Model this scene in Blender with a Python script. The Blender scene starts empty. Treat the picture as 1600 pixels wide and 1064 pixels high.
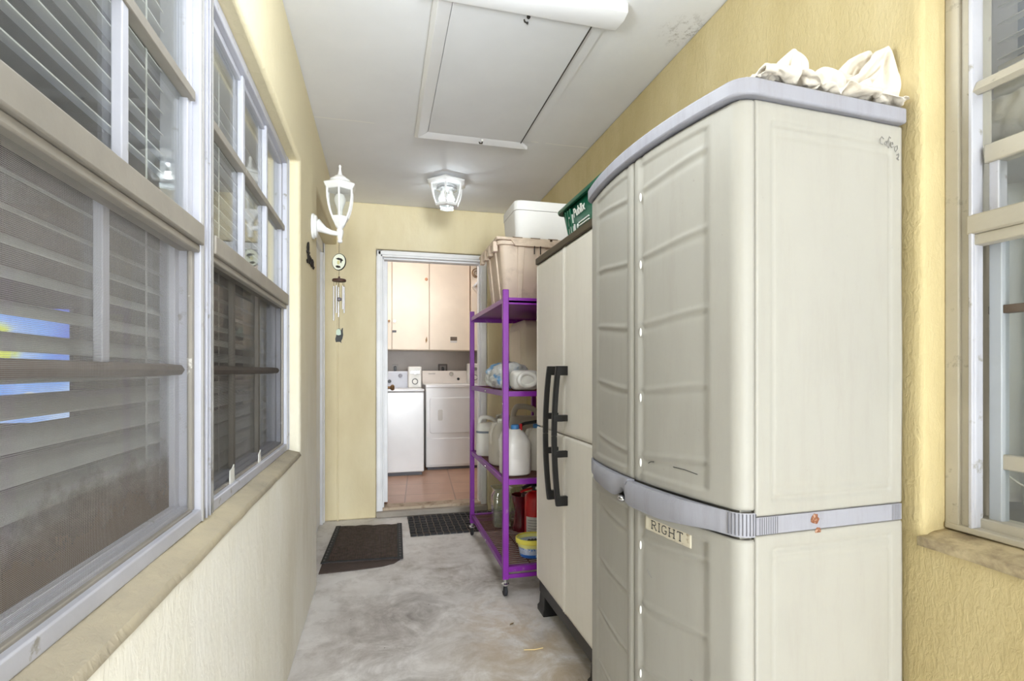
import bpy, bmesh, math, random
from mathutils import Vector, Matrix, noise
R = math.radians
C = bpy.context.scene.collection
PI = math.pi
random.seed(7)

# ------------------------------------------------------------------ helpers
def S(r, g, b):
    f = lambda c: ((c/255)/12.92 if c/255 <= .04045 else ((c/255+.055)/1.055)**2.4)
    return (f(r), f(g), f(b), 1)

class MB:
    def __init__(self): self.bm = bmesh.new()
    def v(self, p): return self.bm.verts.new(p)
    def f(self, vs):
        try: return self.bm.faces.new(vs)
        except ValueError: return None
    def box(self, x0, x1, y0, y1, z0, z1):
        p = [self.v((x, y, z)) for z in (z0, z1) for y in (y0, y1) for x in (x0, x1)]
        for q in ((0,2,3,1), (4,5,7,6), (0,1,5,4), (2,6,7,3), (0,4,6,2), (1,3,7,5)):
            self.f([p[i] for i in q])
        return self
    def rings(self, rings, caps=True, closed=False):
        vs = [[self.v(p) for p in r] for r in rings]
        n = len(vs[0]); m = len(vs)
        for i in range(m if closed else m-1):
            a, b = vs[i], vs[(i+1) % m]
            for j in range(n):
                self.f([a[j], a[(j+1) % n], b[(j+1) % n], b[j]])
        if caps and not closed:
            self.f(vs[0][::-1]); self.f(vs[-1])
        return self
    def tube(self, pts, r=.005, n=8, closed=False, squash=1.0):
        pts = [Vector(p) for p in pts]; m = len(pts); out = []
        rr = r if isinstance(r, (list, tuple)) else [r]*m
        up = Vector((0, 0, 1)); prev = None
        for i, p in enumerate(pts):
            if closed: t = pts[(i+1) % m] - pts[i-1]
            else: t = pts[min(i+1, m-1)] - pts[max(i-1, 0)]
            t.normalize()
            if prev is None:
                a = t.cross(up)
                if a.length < 1e-3: a = t.cross(Vector((1, 0, 0)))
                a.normalize()
            else:
                a = prev - t*prev.dot(t)
                if a.length < 1e-5: a = t.cross(up)
                a.normalize()
            prev = a; b = t.cross(a)
            out.append([p + a*math.cos(2*PI*k/n)*rr[i] + b*math.sin(2*PI*k/n)*rr[i]*squash for k in range(n)])
        return self.rings(out, caps=not closed, closed=closed)
    def lathe(self, prof, cx=0, cy=0, n=24, ph=0, sx=1, sy=1, caps=True):
        return self.rings([[(cx+r*sx*math.cos(2*PI*k/n+ph), cy+r*sy*math.sin(2*PI*k/n+ph), z) for k in range(n)] for r, z in prof], caps)
    def prism(self, poly, a, b, axis='z'):
        def P(u, v, w):
            return (u, v, w) if axis == 'z' else ((w, u, v) if axis == 'x' else (u, w, v))
        return self.rings([[P(u, v, a) for u, v in poly], [P(u, v, b) for u, v in poly]])
    def grid(self, f, nu, nv):
        vs = [[self.v(f(i/nu, j/nv)) for j in range(nv+1)] for i in range(nu+1)]
        for i in range(nu):
            for j in range(nv):
                self.f([vs[i][j], vs[i+1][j], vs[i+1][j+1], vs[i][j+1]])
        return self
    def sphere(self, c, rx, ry=None, rz=None, n=16, m=10):
        ry = ry or rx; rz = rz or rx
        rs = []
        for i in range(m+1):
            t = -PI/2 + PI*i/m; cr = max(math.cos(t), .02)
            rs.append([(c[0]+rx*cr*math.cos(2*PI*k/n), c[1]+ry*cr*math.sin(2*PI*k/n), c[2]+rz*math.sin(t)) for k in range(n)])
        return self.rings(rs)
    def xf(self, M):
        bmesh.ops.transform(self.bm, matrix=M, verts=self.bm.verts); return self

def rrect(x0, x1, y0, y1, r, n=4):
    out = []
    for cx, cy, a in ((x1-r, y1-r, 0), (x0+r, y1-r, 90), (x0+r, y0+r, 180), (x1-r, y0+r, 270)):
        for k in range(n+1):
            t = R(a+90*k/n); out.append((cx+r*math.cos(t), cy+r*math.sin(t)))
    return out

def obj(name, mb, mat, parent=None, bevel=0, seg=2, loc=None, solid=0, sub=0, sharp=35, weld=False, flat=False):
    bm = mb.bm
    if weld: bmesh.ops.remove_doubles(bm, verts=bm.verts, dist=1e-5)
    if not solid: bmesh.ops.recalc_face_normals(bm, faces=bm.faces)
    me = bpy.data.meshes.new(name); bm.to_mesh(me); bm.free()
    if not flat:
        for p in me.polygons: p.use_smooth = True
        me.set_sharp_from_angle(angle=R(sharp))
    me.materials.append(mat)
    o = bpy.data.objects.new(name, me); C.objects.link(o)
    if parent: o.parent = parent
    if loc: o.location = loc
    if solid:
        m = o.modifiers.new('s', 'SOLIDIFY'); m.thickness = abs(solid); m.offset = 1 if solid > 0 else -1
    if bevel:
        m = o.modifiers.new('b', 'BEVEL'); m.width = bevel; m.segments = seg; m.limit_method = 'ANGLE'; m.angle_limit = R(38)
    if sub:
        m = o.modifiers.new('u', 'SUBSURF'); m.levels = sub; m.render_levels = sub
    return o

def tag(o, label, cat, group=None):
    o['label'] = label; o['category'] = cat
    if group: o['group'] = group
    return o
def thing(name, label, cat, loc=(0,0,0), rz=0, group=None):
    o = bpy.data.objects.new(name, None); C.objects.link(o)
    o.location = loc; o.rotation_euler = (0, 0, rz); o.empty_display_size = .05
    return tag(o, label, cat, group)
def struct(name, mb, mat, parent=None, **k):
    o = obj(name, mb, mat, parent, **k)
    if not parent: o['kind'] = 'structure'
    return o
def sroot(name, loc=(0,0,0)):
    o = bpy.data.objects.new(name, None); C.objects.link(o); o.location = loc; o['kind'] = 'structure'; return o
def text(name, s, size, mat, parent, mw, ext=.0004, align='LEFT', bold=0):
    c = bpy.data.curves.new(name, 'FONT'); c.body = s; c.size = size; c.extrude = ext; c.align_x = align; c.offset = bold
    c.materials.append(mat)
    o = bpy.data.objects.new(name, c); C.objects.link(o)
    me = bpy.data.meshes.new_from_object(o.evaluated_get(bpy.context.evaluated_depsgraph_get()))
    bpy.data.objects.remove(o); me.materials.clear(); me.materials.append(mat)
    o = bpy.data.objects.new(name, me); C.objects.link(o); o.parent = parent; me.transform(mw)
    return o
def dup(root, loc, rz=None, label=None, group=None):
    r = root.copy(); C.objects.link(r); r.location = loc
    if rz is not None: r.rotation_euler = (0, 0, rz)
    if label: r['label'] = label
    if group: r['group'] = group
    for ch in list(root.children):
        c = ch.copy(); C.objects.link(c); c.parent = r
        for g in list(ch.children):
            d = g.copy(); C.objects.link(d); d.parent = c
    return r

# ------------------------------------------------------------------ materials
class NT:
    def __init__(self, name):
        self.m = bpy.data.materials.new(name); self.m.use_nodes = True
        self.t = self.m.node_tree; self.n = self.t.nodes; self.l = self.t.links
        self.b = self.n['Principled BSDF']; self.out = self.n['Material Output']
    def add(self, ty, **k):
        n = self.n.new(ty)
        for a, v in k.items():
            if a.startswith('i_'): n.inputs[a[2:].replace('_', ' ')].default_value = v
            else: setattr(n, a, v)
        return n
    def link(self, a, b): self.l.new(a, b)
    def coord(self, kind='Object', scale=(1,1,1), rot=(0,0,0)):
        tc = self.add('ShaderNodeTexCoord'); mp = self.add('ShaderNodeMapping')
        mp.inputs['Scale'].default_value = scale; mp.inputs['Rotation'].default_value = rot
        self.link(tc.outputs[kind], mp.inputs['Vector']); return mp.outputs['Vector']
    def pos(self):
        return self.add('ShaderNodeNewGeometry').outputs['Position']
    def noise(self, vec, scale, detail=5, rough=.55, dist=0):
        n = self.add('ShaderNodeTexNoise'); n.inputs['Scale'].default_value = scale; n.inputs['Detail'].default_value = detail
        n.inputs['Roughness'].default_value = rough; n.inputs['Distortion'].default_value = dist
        self.link(vec, n.inputs['Vector']); return n.outputs['Fac']
    def ramp(self, fac, stops):
        n = self.add('ShaderNodeValToRGB'); e = n.color_ramp.elements
        e[0].position, e[0].color = stops[0]; e[1].position, e[1].color = stops[-1]
        for p, c in stops[1:-1]:
            x = e.new(p); x.color = c
        self.link(fac, n.inputs['Fac']); return n.outputs['Color']
    def mix(self, fac, a, b, blend='MIX'):
        n = self.add('ShaderNodeMix', data_type='RGBA', blend_type=blend)
        for s, v in ((0, fac), (6, a), (7, b)):
            if hasattr(v, 'links') or hasattr(v, 'is_linked'): self.link(v, n.inputs[s])
            else: n.inputs[s].default_value = v
        return n.outputs[2]
    def math(self, op, a, b=0, c=0):
        n = self.add('ShaderNodeMath', operation=op)
        for i, v in enumerate((a, b, c)):
            if hasattr(v, 'is_linked'): self.link(v, n.inputs[i])
            else: n.inputs[i].default_value = v
        return n.outputs[0]
    def sep(self, vec):
        n = self.add('ShaderNodeSeparateXYZ'); self.link(vec, n.inputs[0]); return n.outputs
    def bump(self, h, strength=.3, dist=.01, prev=None):
        n = self.add('ShaderNodeBump'); n.inputs['Strength'].default_value = strength; n.inputs['Distance'].default_value = dist
        self.link(h, n.inputs['Height'])
        if prev is not None: self.link(prev, n.inputs['Normal'])
        self.link(n.outputs['Normal'], self.b.inputs['Normal']); return n.outputs['Normal']
    def base(self, c):
        if hasattr(c, 'is_linked'): self.link(c, self.b.inputs['Base Color'])
        else: self.b.inputs['Base Color'].default_value = c
    def spot(self, p, c, rad, soft=.5):
        """1 inside rad of c, falling to 0"""
        d = self.add('ShaderNodeVectorMath', operation='DISTANCE'); self.link(p, d.inputs[0]); d.inputs[1].default_value = c
        n = self.add('ShaderNodeMapRange'); self.link(d.outputs['Value'], n.inputs[0])
        n.inputs[1].default_value = rad*(1-soft); n.inputs[2].default_value = rad; n.inputs[3].default_value = 1; n.inputs[4].default_value = 0
        return n.outputs[0]

def M(name, col, rough=.5, metal=0, var=0.06, scale=6, bump=0, bscale=80, stretch=(1,1,1), spec=.5, dirt=None, dscale=4, dlo=.55, dhi=.8, trans=0, sss=0):
    t = NT(name); vec = t.coord('Object', stretch)
    n = t.noise(vec, scale, 6)
    lo = tuple(max(0, c*(1-var)) for c in col[:3])+(1,); hi = tuple(min(1, c*(1+var)) for c in col[:3])+(1,)
    c = t.ramp(n, [(.3, lo), (.7, hi)])
    if dirt:
        d = t.noise(vec, dscale, 8, .65)
        k = t.ramp(d, [(dlo, (0,0,0,1)), (dhi, (1,1,1,1))])
        c = t.mix(k, c, dirt)
    t.base(c)
    t.b.inputs['Roughness'].default_value = rough; t.b.inputs['Metallic'].default_value = metal
    t.b.inputs['Specular IOR Level'].default_value = spec
    if trans: t.b.inputs['Transmission Weight'].default_value = trans
    if sss:
        t.b.inputs['Subsurface Weight'].default_value = sss; t.b.inputs['Subsurface Radius'].default_value = (.03, .03, .03)
    if bump: t.bump(t.noise(t.coord('Object', stretch), bscale, 4), bump, .004)
    return t.m

def stucco(name, c1, c2, c3, b=.5, bs=45, streak=1.0, fade=None):
    t = NT(name); p = t.pos()
    mp = t.add('ShaderNodeMapping'); mp.inputs['Scale'].default_value = (1, 1, .35*streak); t.link(p, mp.inputs['Vector'])
    n1 = t.noise(mp.outputs[0], 2.2, 8, .62); n2 = t.noise(mp.outputs[0], 7, 8, .7)
    c = t.ramp(n1, [(.33, c1), (.52, c2), (.72, c3)])
    c = t.mix(t.ramp(n2, [(.52, (0,0,0,1)), (.78, (.55,.55,.55,1))]), c, c1)
    if fade:    # the old yellow coat survives higher up; below it is worn to a chalky cream
        z = t.math('ADD', t.sep(p)[2], t.math('MULTIPLY', t.math('SUBTRACT', t.noise(p, 2.5, 5), .5), .5))
        c = t.mix(t.ramp(t.math('MULTIPLY', z, .4), [(.28, (0,0,0,1)), (.62, (1,1,1,1))]), c, fade)
    t.base(c); t.b.inputs['Roughness'].default_value = .8; t.b.inputs['Specular IOR Level'].default_value = .25
    mp2 = t.add('ShaderNodeMapping'); mp2.inputs['Scale'].default_value = (1, 1, .45); t.link(p, mp2.inputs['Vector'])
    h = t.math('ADD', t.noise(mp2.outputs[0], bs, 5, .6, .8), t.math('MULTIPLY', t.noise(p, 9, 3), .8))
    t.bump(h, b, .010)
    return t.m

def glass_mat(name, tint=(.93,.95,.95,1), film=.04, filmcol=(.55,.55,.56,1), stain=None, gloss=1.0):
    """thin clear pane: transmits, reflects by Fresnel, with a slight film of dust"""
    t = NT(name); t.n.remove(t.b)
    tr = t.add('ShaderNodeBsdfTransparent'); tr.inputs[0].default_value = tint
    gl = t.add('ShaderNodeBsdfGlossy'); gl.inputs['Roughness'].default_value = .03; gl.inputs[0].default_value = (1,1,1,1)
    df = t.add('ShaderNodeBsdfDiffuse'); df.inputs[0].default_value = filmcol
    lw = t.add('ShaderNodeLayerWeight'); lw.inputs[0].default_value = .5
    fr = t.math('ADD', t.math('MULTIPLY', t.math('POWER', lw.outputs['Facing'], 5), .96), .04)
    m1 = t.add('ShaderNodeMixShader'); t.link(t.math('MULTIPLY', fr, gloss), m1.inputs[0]); t.link(tr.outputs[0], m1.inputs[1]); t.link(gl.outputs[0], m1.inputs[2])
    p = t.pos(); f = t.math('MULTIPLY', t.noise(p, 6, 8, .7), film*2)
    m2 = t.add('ShaderNodeMixShader'); t.link(f, m2.inputs[0]); t.link(m1.outputs[0], m2.inputs[1]); t.link(df.outputs[0], m2.inputs[2])
    last = m2
    if stain:   # brown grime creeping up from the bottom rail
        z0, hgt, colr = stain
        s = t.sep(p)
        k = t.math('DIVIDE', t.math('SUBTRACT', s[2], z0), hgt)
        k = t.math('ADD', k, t.math('MULTIPLY', t.math('SUBTRACT', t.noise(p, 9, 8, .7), .5), 1.5))
        k = t.ramp(k, [(.25, (.85,.85,.85,1)), (.8, (0,0,0,1))])
        d2 = t.add('ShaderNodeBsdfDiffuse'); d2.inputs[0].default_value = colr
        m3 = t.add('ShaderNodeMixShader'); t.link(k, m3.inputs[0]); t.link(last.outputs[0], m3.inputs[1]); t.link(d2.outputs[0], m3.inputs[2]); last = m3
    t.link(last.outputs[0], t.out.inputs[0]); return t.m

def mesh_screen(name, col, cover=.45, pitch=.0022):
    """woven insect screen: fine wires with open holes"""
    t = NT(name); p = t.coord('Object')
    s = t.sep(p)
    def wire(a):
        w = t.math('FRACT', t.math('DIVIDE', a, pitch))
        return t.math('LESS_THAN', w, cover*.55)
    k = t.math('MAXIMUM', wire(s[1]), wire(s[2]))
    k = t.math('MULTIPLY', k, t.ramp(t.noise(p, 5, 6), [(.3, (.75,.75,.75,1)), (.7, (1,1,1,1))]))
    tr = t.add('ShaderNodeBsdfTransparent'); m = t.add('ShaderNodeMixShader')
    t.base(col); t.b.inputs['Roughness'].default_value = .7
    t.link(k, m.inputs[0]); t.link(tr.outputs[0], m.inputs[1]); t.link(t.b.outputs[0], m.inputs[2]); t.link(m.outputs[0], t.out.inputs[0])
    return t.m

W_LEFT = stucco('yellow_stucco_smooth', S(226,220,202), S(240,236,223), S(246,243,235), .35, 40, 1.0, S(228,217,184))
W_END = stucco('yellow_plaster', S(217,202,164), S(227,214,178), S(234,223,192), .22, 28)
W_RIGHT = stucco('yellow_stucco_rough', S(184,167,122), S(199,183,140), S(211,197,159), .42, 95)
W_SILL = stucco('sill_weathered', S(150,142,128), S(182,172,152), S(205,193,165), .4, 60)
CEIL = None
def mk_ceiling():
    t = NT('ceiling_paint'); p = t.pos(); s = t.sep(p)
    n = t.noise(p, 1.6, 6, .6)
    c = t.ramp(n, [(.3, S(228,229,232)), (.7, S(238,239,242))])
    # taped joints and a scuffed patch by the right wall
    y = t.math('ADD', s[1], t.math('MULTIPLY', t.noise(p, 3, 3), .03))
    j = t.math('LESS_THAN', t.math('ABSOLUTE', t.math('SUBTRACT', y, 2.80)), .004)
    j = t.math('MULTIPLY', j, t.math('GREATER_THAN', t.noise(p, 4, 2), .46))
    c = t.mix(j, c, S(246,246,244))
    k = t.math('MULTIPLY', t.spot(p, (1.13, 1.74, 2.44), .12, .8), t.ramp(t.noise(p, 38, 8, .75), [(.5, (0,0,0,1)), (.62, (1,1,1,1))]))
    c = t.mix(t.math('MULTIPLY', k, .6), c, S(120,115,108))
    t.base(c); t.b.inputs['Roughness'].default_value = .75; t.b.inputs['Specular IOR Level'].default_value = .25
    t.bump(t.noise(p, 14, 4), .12, .01); return t.m
CEIL = mk_ceiling()
def mk_floor():
    t = NT('stained_concrete'); p = t.pos()
    n1 = t.noise(p, 2.3, 9, .66, .15); n2 = t.noise(p, 7, 9, .7, .2)
    c = t.ramp(n1, [(.32, S(190,185,183)), (.48, S(220,217,216)), (.6, S(231,229,229)), (.75, S(240,239,239))])
    c = t.mix(t.ramp(n2, [(.5, (0,0,0,1)), (.75, (.5,.5,.5,1))]), c, S(120,108,98))
    for ctr, rad, col, lo in (((.12,2.45,0), .45, S(112,104,100), .36), ((.10,1.85,0), .50, S(128,120,116), .40), ((.60,2.75,0), .30, S(92,76,54), .40), ((.30,2.95,0), .35, S(120,106,90), .40),
                              ((.55,2.12,0), .22, S(170,128,82), .44), ((.68,1.75,0), .45, S(140,118,88), .36), ((.52,2.35,0), .25, S(180,150,112), .42), ((.62,2.0,0), .5, S(186,168,140), .34), ((-.1,2.2,0), .35, S(150,140,134), .42)):
        k = t.math('MULTIPLY', t.spot(p, ctr, rad, .95), t.ramp(t.noise(p, 4.5, 9, .72, .8), [(lo, (0,0,0,1)), (lo+.25, (.75,.75,.75,1))]))
        c = t.mix(k, c, col)
    sp = t.math('GREATER_THAN', t.noise(p, 60, 2, .5), .76)
    c = t.mix(sp, c, S(98,90,84))
    t.base(c); t.b.inputs['Roughness'].default_value = .6; t.b.inputs['Specular IOR Level'].default_value = .35
    t.bump(t.noise(p, 40, 6), .12, .006); return t.m
FLOOR = mk_floor()
def mk_tile():
    t = NT('terracotta_tile'); p = t.pos()
    mp = t.add('ShaderNodeMapping'); mp.inputs['Location'].default_value = (.12, .06, 0); mp.inputs['Rotation'].default_value = (0, 0, R(4)); t.link(p, mp.inputs['Vector'])
    b = t.add('ShaderNodeTexBrick', offset=0.0); b.inputs['Scale'].default_value = 1; b.inputs['Brick Width'].default_value = .42; b.inputs['Row Height'].default_value = .42
    b.inputs['Mortar Size'].default_value = .006; b.inputs['Color1'].default_value = S(188,150,126); b.inputs['Color2'].default_value = S(200,163,138); b.inputs['Mortar'].default_value = S(150,124,106)
    t.link(mp.outputs[0], b.inputs['Vector'])
    c = t.mix(t.ramp(t.noise(p, 5, 6), [(.35, (0,0,0,1)), (.7, (.6,.6,.6,1))]), b.outputs['Color'], S(170,128,104))
    t.base(c); t.b.inputs['Roughness'].default_value = .35; return t.m
TILE = mk_tile()

def resin(name, col, dirt, amt=.5):
    """aged moulded plastic with vertical grime streaks and scuffs"""
    t = NT(name); p = t.coord('Object')
    mp = t.add('ShaderNodeMapping'); mp.inputs['Scale'].default_value = (1, 1, .14); t.link(p, mp.inputs['Vector'])
    st = t.noise(mp.outputs[0], 22, 8, .75); big = t.noise(p, 2.6, 8, .65)
    c = t.ramp(big, [(.3, tuple(x*.93 for x in col[:3])+(1,)), (.7, col)])
    k = t.math('MULTIPLY', t.ramp(st, [(.48, (0,0,0,1)), (.8, (1,1,1,1))]), amt)
    c = t.mix(k, c, dirt)
    sp = t.ramp(t.noise(p, 75, 3, .5), [(.70, (0,0,0,1)), (.78, (.8,.8,.8,1))])
    sp = t.math('MULTIPLY', sp, t.ramp(t.noise(p, 6, 4), [(.5, (0,0,0,1)), (.7, (1,1,1,1))]))
    c = t.mix(sp, c, tuple(x*.4 for x in dirt[:3])+(1,))
    t.base(c); t.b.inputs['Roughness'].default_value = .5; t.b.inputs['Specular IOR Level'].default_value = .4
    t.bump(t.noise(p, 120, 3), .05, .003); return t.m
RESIN = resin('cream_resin', S(166,163,155), S(150,144,134), .45)
RESIN2 = resin('putty_resin', S(232,227,217), S(196,188,172), .2)
GREYP = resin('grey_resin', S(154,154,163), S(118,112,112), .45)
GREYD = M('grey_resin_dark', S(92,92,98), .6)
BLACKP = M('black_plastic', S(26,25,25), .38, bump=.1)
DKBROWN = M('dark_brown_plastic', S(72,62,44), .5)
ALU = M('weathered_aluminium', S(170,168,166), .5, .25, .1, 9, .2, 60, dirt=S(120,112,104), dscale=14, dlo=.6, dhi=.72)
ALUW = M('white_aluminium', S(192,193,203), .45, .1, .05, 9, .1, 50, dirt=S(150,146,140), dscale=22, dlo=.62, dhi=.7)
ALUD = M('grimy_aluminium', S(100,88,78), .6, .1, .12, 12, .3, 50, dirt=S(84,66,50), dscale=10, dlo=.45, dhi=.7)
ALUT = M('beige_aluminium', S(150,144,135), .5, .1, .10, 9, .15, 50, dirt=S(206,202,196), dscale=16, dlo=.66, dhi=.70)
WHITE = M('white_paint', S(236,236,238), .4)
WHITEG = M('white_enamel', S(234,234,236), .22, var=.02)
LAMPW = M('white_cast_metal', S(238,238,238), .35, var=.03, bump=.08, bscale=40)
ALUR = M('cream_aluminium', S(186,180,166), .5, .1, .08, 9, .15, 50, dirt=S(132,124,112), dscale=18, dlo=.62, dhi=.72)
BLIND = M('blind_slat', S(218,216,208), .5, var=.05)
PURPLE = M('purple_powder_coat', S(122,28,146), .35, var=.12, dirt=S(150,120,150), dscale=20, dlo=.62, dhi=.75)
RUST = M('rusty_wire', S(104,70,62), .6, .3, .25, 30)
CHROME = M('chrome', S(200,200,202), .2, 1)
RODM = M('satin_aluminium_rod', S(205,205,208), .28, .85)
DARKM = M('dark_iron', S(46,42,38), .55, .4)
RUBBER = M('black_rubber', S(38,38,42), .75, bump=.3)
BROWNMAT = None
def mk_mat():
    t = NT('ribbed_brown_carpet'); p = t.coord('Object'); s = t.sep(p)
    r = t.math('SINE', t.math('MULTIPLY', s[0], 600))
    c = t.ramp(t.noise(p, 30, 6), [(.3, S(64,53,49)), (.7, S(92,78,72))])
    t.base(c); t.b.inputs['Roughness'].default_value = .95; t.bump(t.math('ADD', r, t.noise(p, 200, 3)), .6, .003); return t.m
BROWNMAT = mk_mat()
TOTE = M('taupe_tote_plastic', S(218,199,180), .5, var=.06, dirt=S(168,146,126), dscale=7, dlo=.5, dhi=.8)
FOAM = M('white_foam', S(238,237,235), .8, bump=.15, bscale=160, var=.02)
GREENP = M('dark_green_plastic', S(12,92,66), .35, var=.1)
WHITEP = M('white_plastic', S(228,226,220), .4, var=.03)
MILK = M('cloudy_jug_plastic', S(224,220,214), .35, var=.04, sss=.15)
MILK2 = M('grey_jug_plastic', S(196,190,178), .4, var=.05, sss=.15)
BLUEP = M('blue_plastic', S(64,130,190), .4)
REDP = M('red_plastic', S(190,30,36), .35)
REDX = M('extinguisher_red', S(196,22,26), .28, var=.05)
TUBB = None
YELP = M('yellow_plastic', S(232,220,90), .4)
CREAMP = M('cream_plastic', S(226,214,190), .5, var=.05)
PAPER = M('paper_label', S(214,210,204), .7)
INK = M('black_ink', S(44,44,46), .7)
INKG = M('faded_ink', S(140,138,134), .8)
CANVAS = M('canvas_cloth', S(214,206,193), .9, var=.04, bump=.25, bscale=240, dirt=S(186,172,152), dscale=5, dlo=.6, dhi=.85)
DARKIN = M('dark_interior', S(92,86,78), .9)
CABW = M('warm_white_cabinet', S(240,226,208), .5, var=.03)
BRASS = M('aged_brass', S(128,96,62), .4, .6)
GREYW = M('grey_laundry_wall', S(186,180,176), .8)
CONC = M('step_concrete', S(158,150,140), .85, var=.12, bump=.4, bscale=40)
WOODT = M('worn_wood_sill', S(190,172,150), .7, var=.15, dirt=S(110,84,60), dscale=12, dlo=.5, dhi=.7)
GLASS = glass_mat('window_glass', film=.05)
GLASS_D = glass_mat('window_glass_dirty', film=.16, filmcol=(.42,.41,.42,1), stain=(.845, .16, S(92,72,48)))
GLASS_C = glass_mat('lamp_glass', (.9,.92,.92,1), film=.10, filmcol=(.7,.7,.7,1))
SCREEN = mesh_screen('fine_screen', S(150,147,146), .42)
SCREEN_D = mesh_screen('dark_screen', S(62,57,53), .62)
# ------------------------------------------------------------------ camera
H = 1.139
cam = bpy.data.cameras.new('camera'); co = bpy.data.objects.new('camera', cam); C.objects.link(co)
cam.sensor_width = 36; cam.lens = 18.0; cam.shift_y = .03; cam.clip_start = .02
co.location = (0, 0, H); co.rotation_euler = (R(90), 0, R(-14.24))
bpy.context.scene.camera = co

# ------------------------------------------------------------------ shell
def wall_cells(name, us, zs, solid, d0, d1, axis, mat, bev=.010):
    """wall with openings: us, zs split the face; solid(i, j); d0 front, d1 back along the other axis"""
    mb = MB(); nu, nz = len(us)-1, len(zs)-1
    P = lambda u, d, z: (d, u, z) if axis == 'x' else (u, d, z)
    ok = lambda i, j: 0 <= i < nu and 0 <= j < nz and solid(i, j)
    for i in range(nu):
        for j in range(nz):
            if not ok(i, j): continue
            u0, u1, z0, z1 = us[i], us[i+1], zs[j], zs[j+1]
            for d in (d0, d1):
                mb.f([mb.v(P(u0,d,z0)), mb.v(P(u1,d,z0)), mb.v(P(u1,d,z1)), mb.v(P(u0,d,z1))])
            for (di, dj, a, b) in ((-1,0,(u0,z0),(u0,z1)), (1,0,(u1,z0),(u1,z1)), (0,-1,(u0,z0),(u1,z0)), (0,1,(u0,z1),(u1,z1))):
                if not ok(i+di, j+dj):
                    mb.f([mb.v(P(a[0],d0,a[1])), mb.v(P(b[0],d0,b[1])), mb.v(P(b[0],d1,b[1])), mb.v(P(a[0],d1,a[1]))])
    return struct(name, mb, mat, bevel=bev, seg=3, weld=True)

ZC = 2.44
fl = struct('floor', MB().box(-.70, 1.42, -9, 4.12, -.122, 0), FLOOR)
struct('ground', MB().box(-3, 9, -14, 6, -.14, -.125), M('pale_paving', S(196,190,180), .9))
struct('ceiling', MB().box(-.70, 1.42, -9, 4.30, ZC, ZC+.1), CEIL)
# left wall: window opening y 0.28..2.323, door recess y 2.88..4.106
ysL = [-9, .28, 2.323, 2.88, 4.112]; zsL = [0, .79, 2.028, 2.10, ZC]
wall_cells('wall_left', ysL, zsL, lambda i, j: not ((i == 1 and j == 1) or (i == 3 and j < 3)), -.335, -.56, 'x', W_LEFT, .014)
xsE = [-.56, -.045, .835, 1.30]; zsE = [0, 2.09, ZC]
wall_cells('wall_end', xsE, zsE, lambda i, j: not (i == 1 and j == 0), 4.106, 4.24, 'y', W_END, .012)
ysR = [-.35, -.15, .884, 4.112]; zsR = [0, .769, 2.06, ZC]
wall_cells('wall_right', ysR, zsR, lambda i, j: not (i == 1 and j == 1), 1.166, 1.36, 'x', W_RIGHT, .014)
# thin plaster ridge where the end wall meets the old corner
struct('trim_1', MB().tube([(-.327, 4.106, 0), (-.327, 4.108, 1.1), (-.329, 4.106, 2.1)], .007, 8), W_END)
# weathered sloping sills
mb = MB()
def sill_pt(u, v):
    y = -.2 + 2.52*u; x = -.40 + .069*v
    z = .8135 - .020*v + .0035*noise.noise((x*9, y*5, 1)) - (.012 if v > .97 else 0)
    return (x + .002*noise.noise((y*12, 0, 3)), y, z)
mb.grid(sill_pt, 90, 10)
struct('trim_2', mb, W_SILL, solid=.02)
mb = MB(); mb.grid(lambda u, v: (1.155 + .10*v, -.15 + 1.034*u, .772 + .014*v + .003*noise.noise((v*3, u*14, 5))), 60, 8)
struct('trim_3', mb, M('dusty_sill', S(190,174,140), .9, var=.15, bump=.6, bscale=60, dirt=S(128,112,90), dscale=12, dlo=.45, dhi=.65), solid=.02)

# rooms behind the windows (what the panes show)
room = M('room_paint', S(150,140,126), .9)
struct('wall_left_room_near', MB().box(-4.0, -.56, -1.0, -.9, .0, 2.5), DARKIN); struct('wall_left_room_back', MB().box(-4.1, -4.0, -1.0, 3.5, 0, 2.5), DARKIN)
struct('ceiling_left_room', MB().box(-4.0, -.56, -1.0, 3.5, 2.5, 2.6), DARKIN); struct('floor_left_room', MB().box(-4.0, -.56, -1.0, 3.5, -.1, 0), DARKIN)
struct('wall_left_room_far', MB().box(-4.0, -.56, 3.40, 3.5, 0, 2.5), DARKIN)
PALE = M('pale_room', S(205,203,200), .9)
struct('wall_right_room_near', MB().box(1.36, 3.6, -1.0, -.9, 0, 2.5), PALE); struct('wall_right_room_back', MB().box(3.5, 3.6, -.9, 2.1, 0, 2.5), PALE)
struct('ceiling_right_room', MB().box(1.36, 3.6, -1.0, 2.2, 2.5, 2.6), PALE); struct('floor_right_room', MB().box(1.36, 3.6, -1.0, 2.2, -.1, 0), PALE)
struct('wall_right_room_far', MB().box(1.36, 3.6, 2.1, 2.2, 0, 2.5), PALE)

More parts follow.
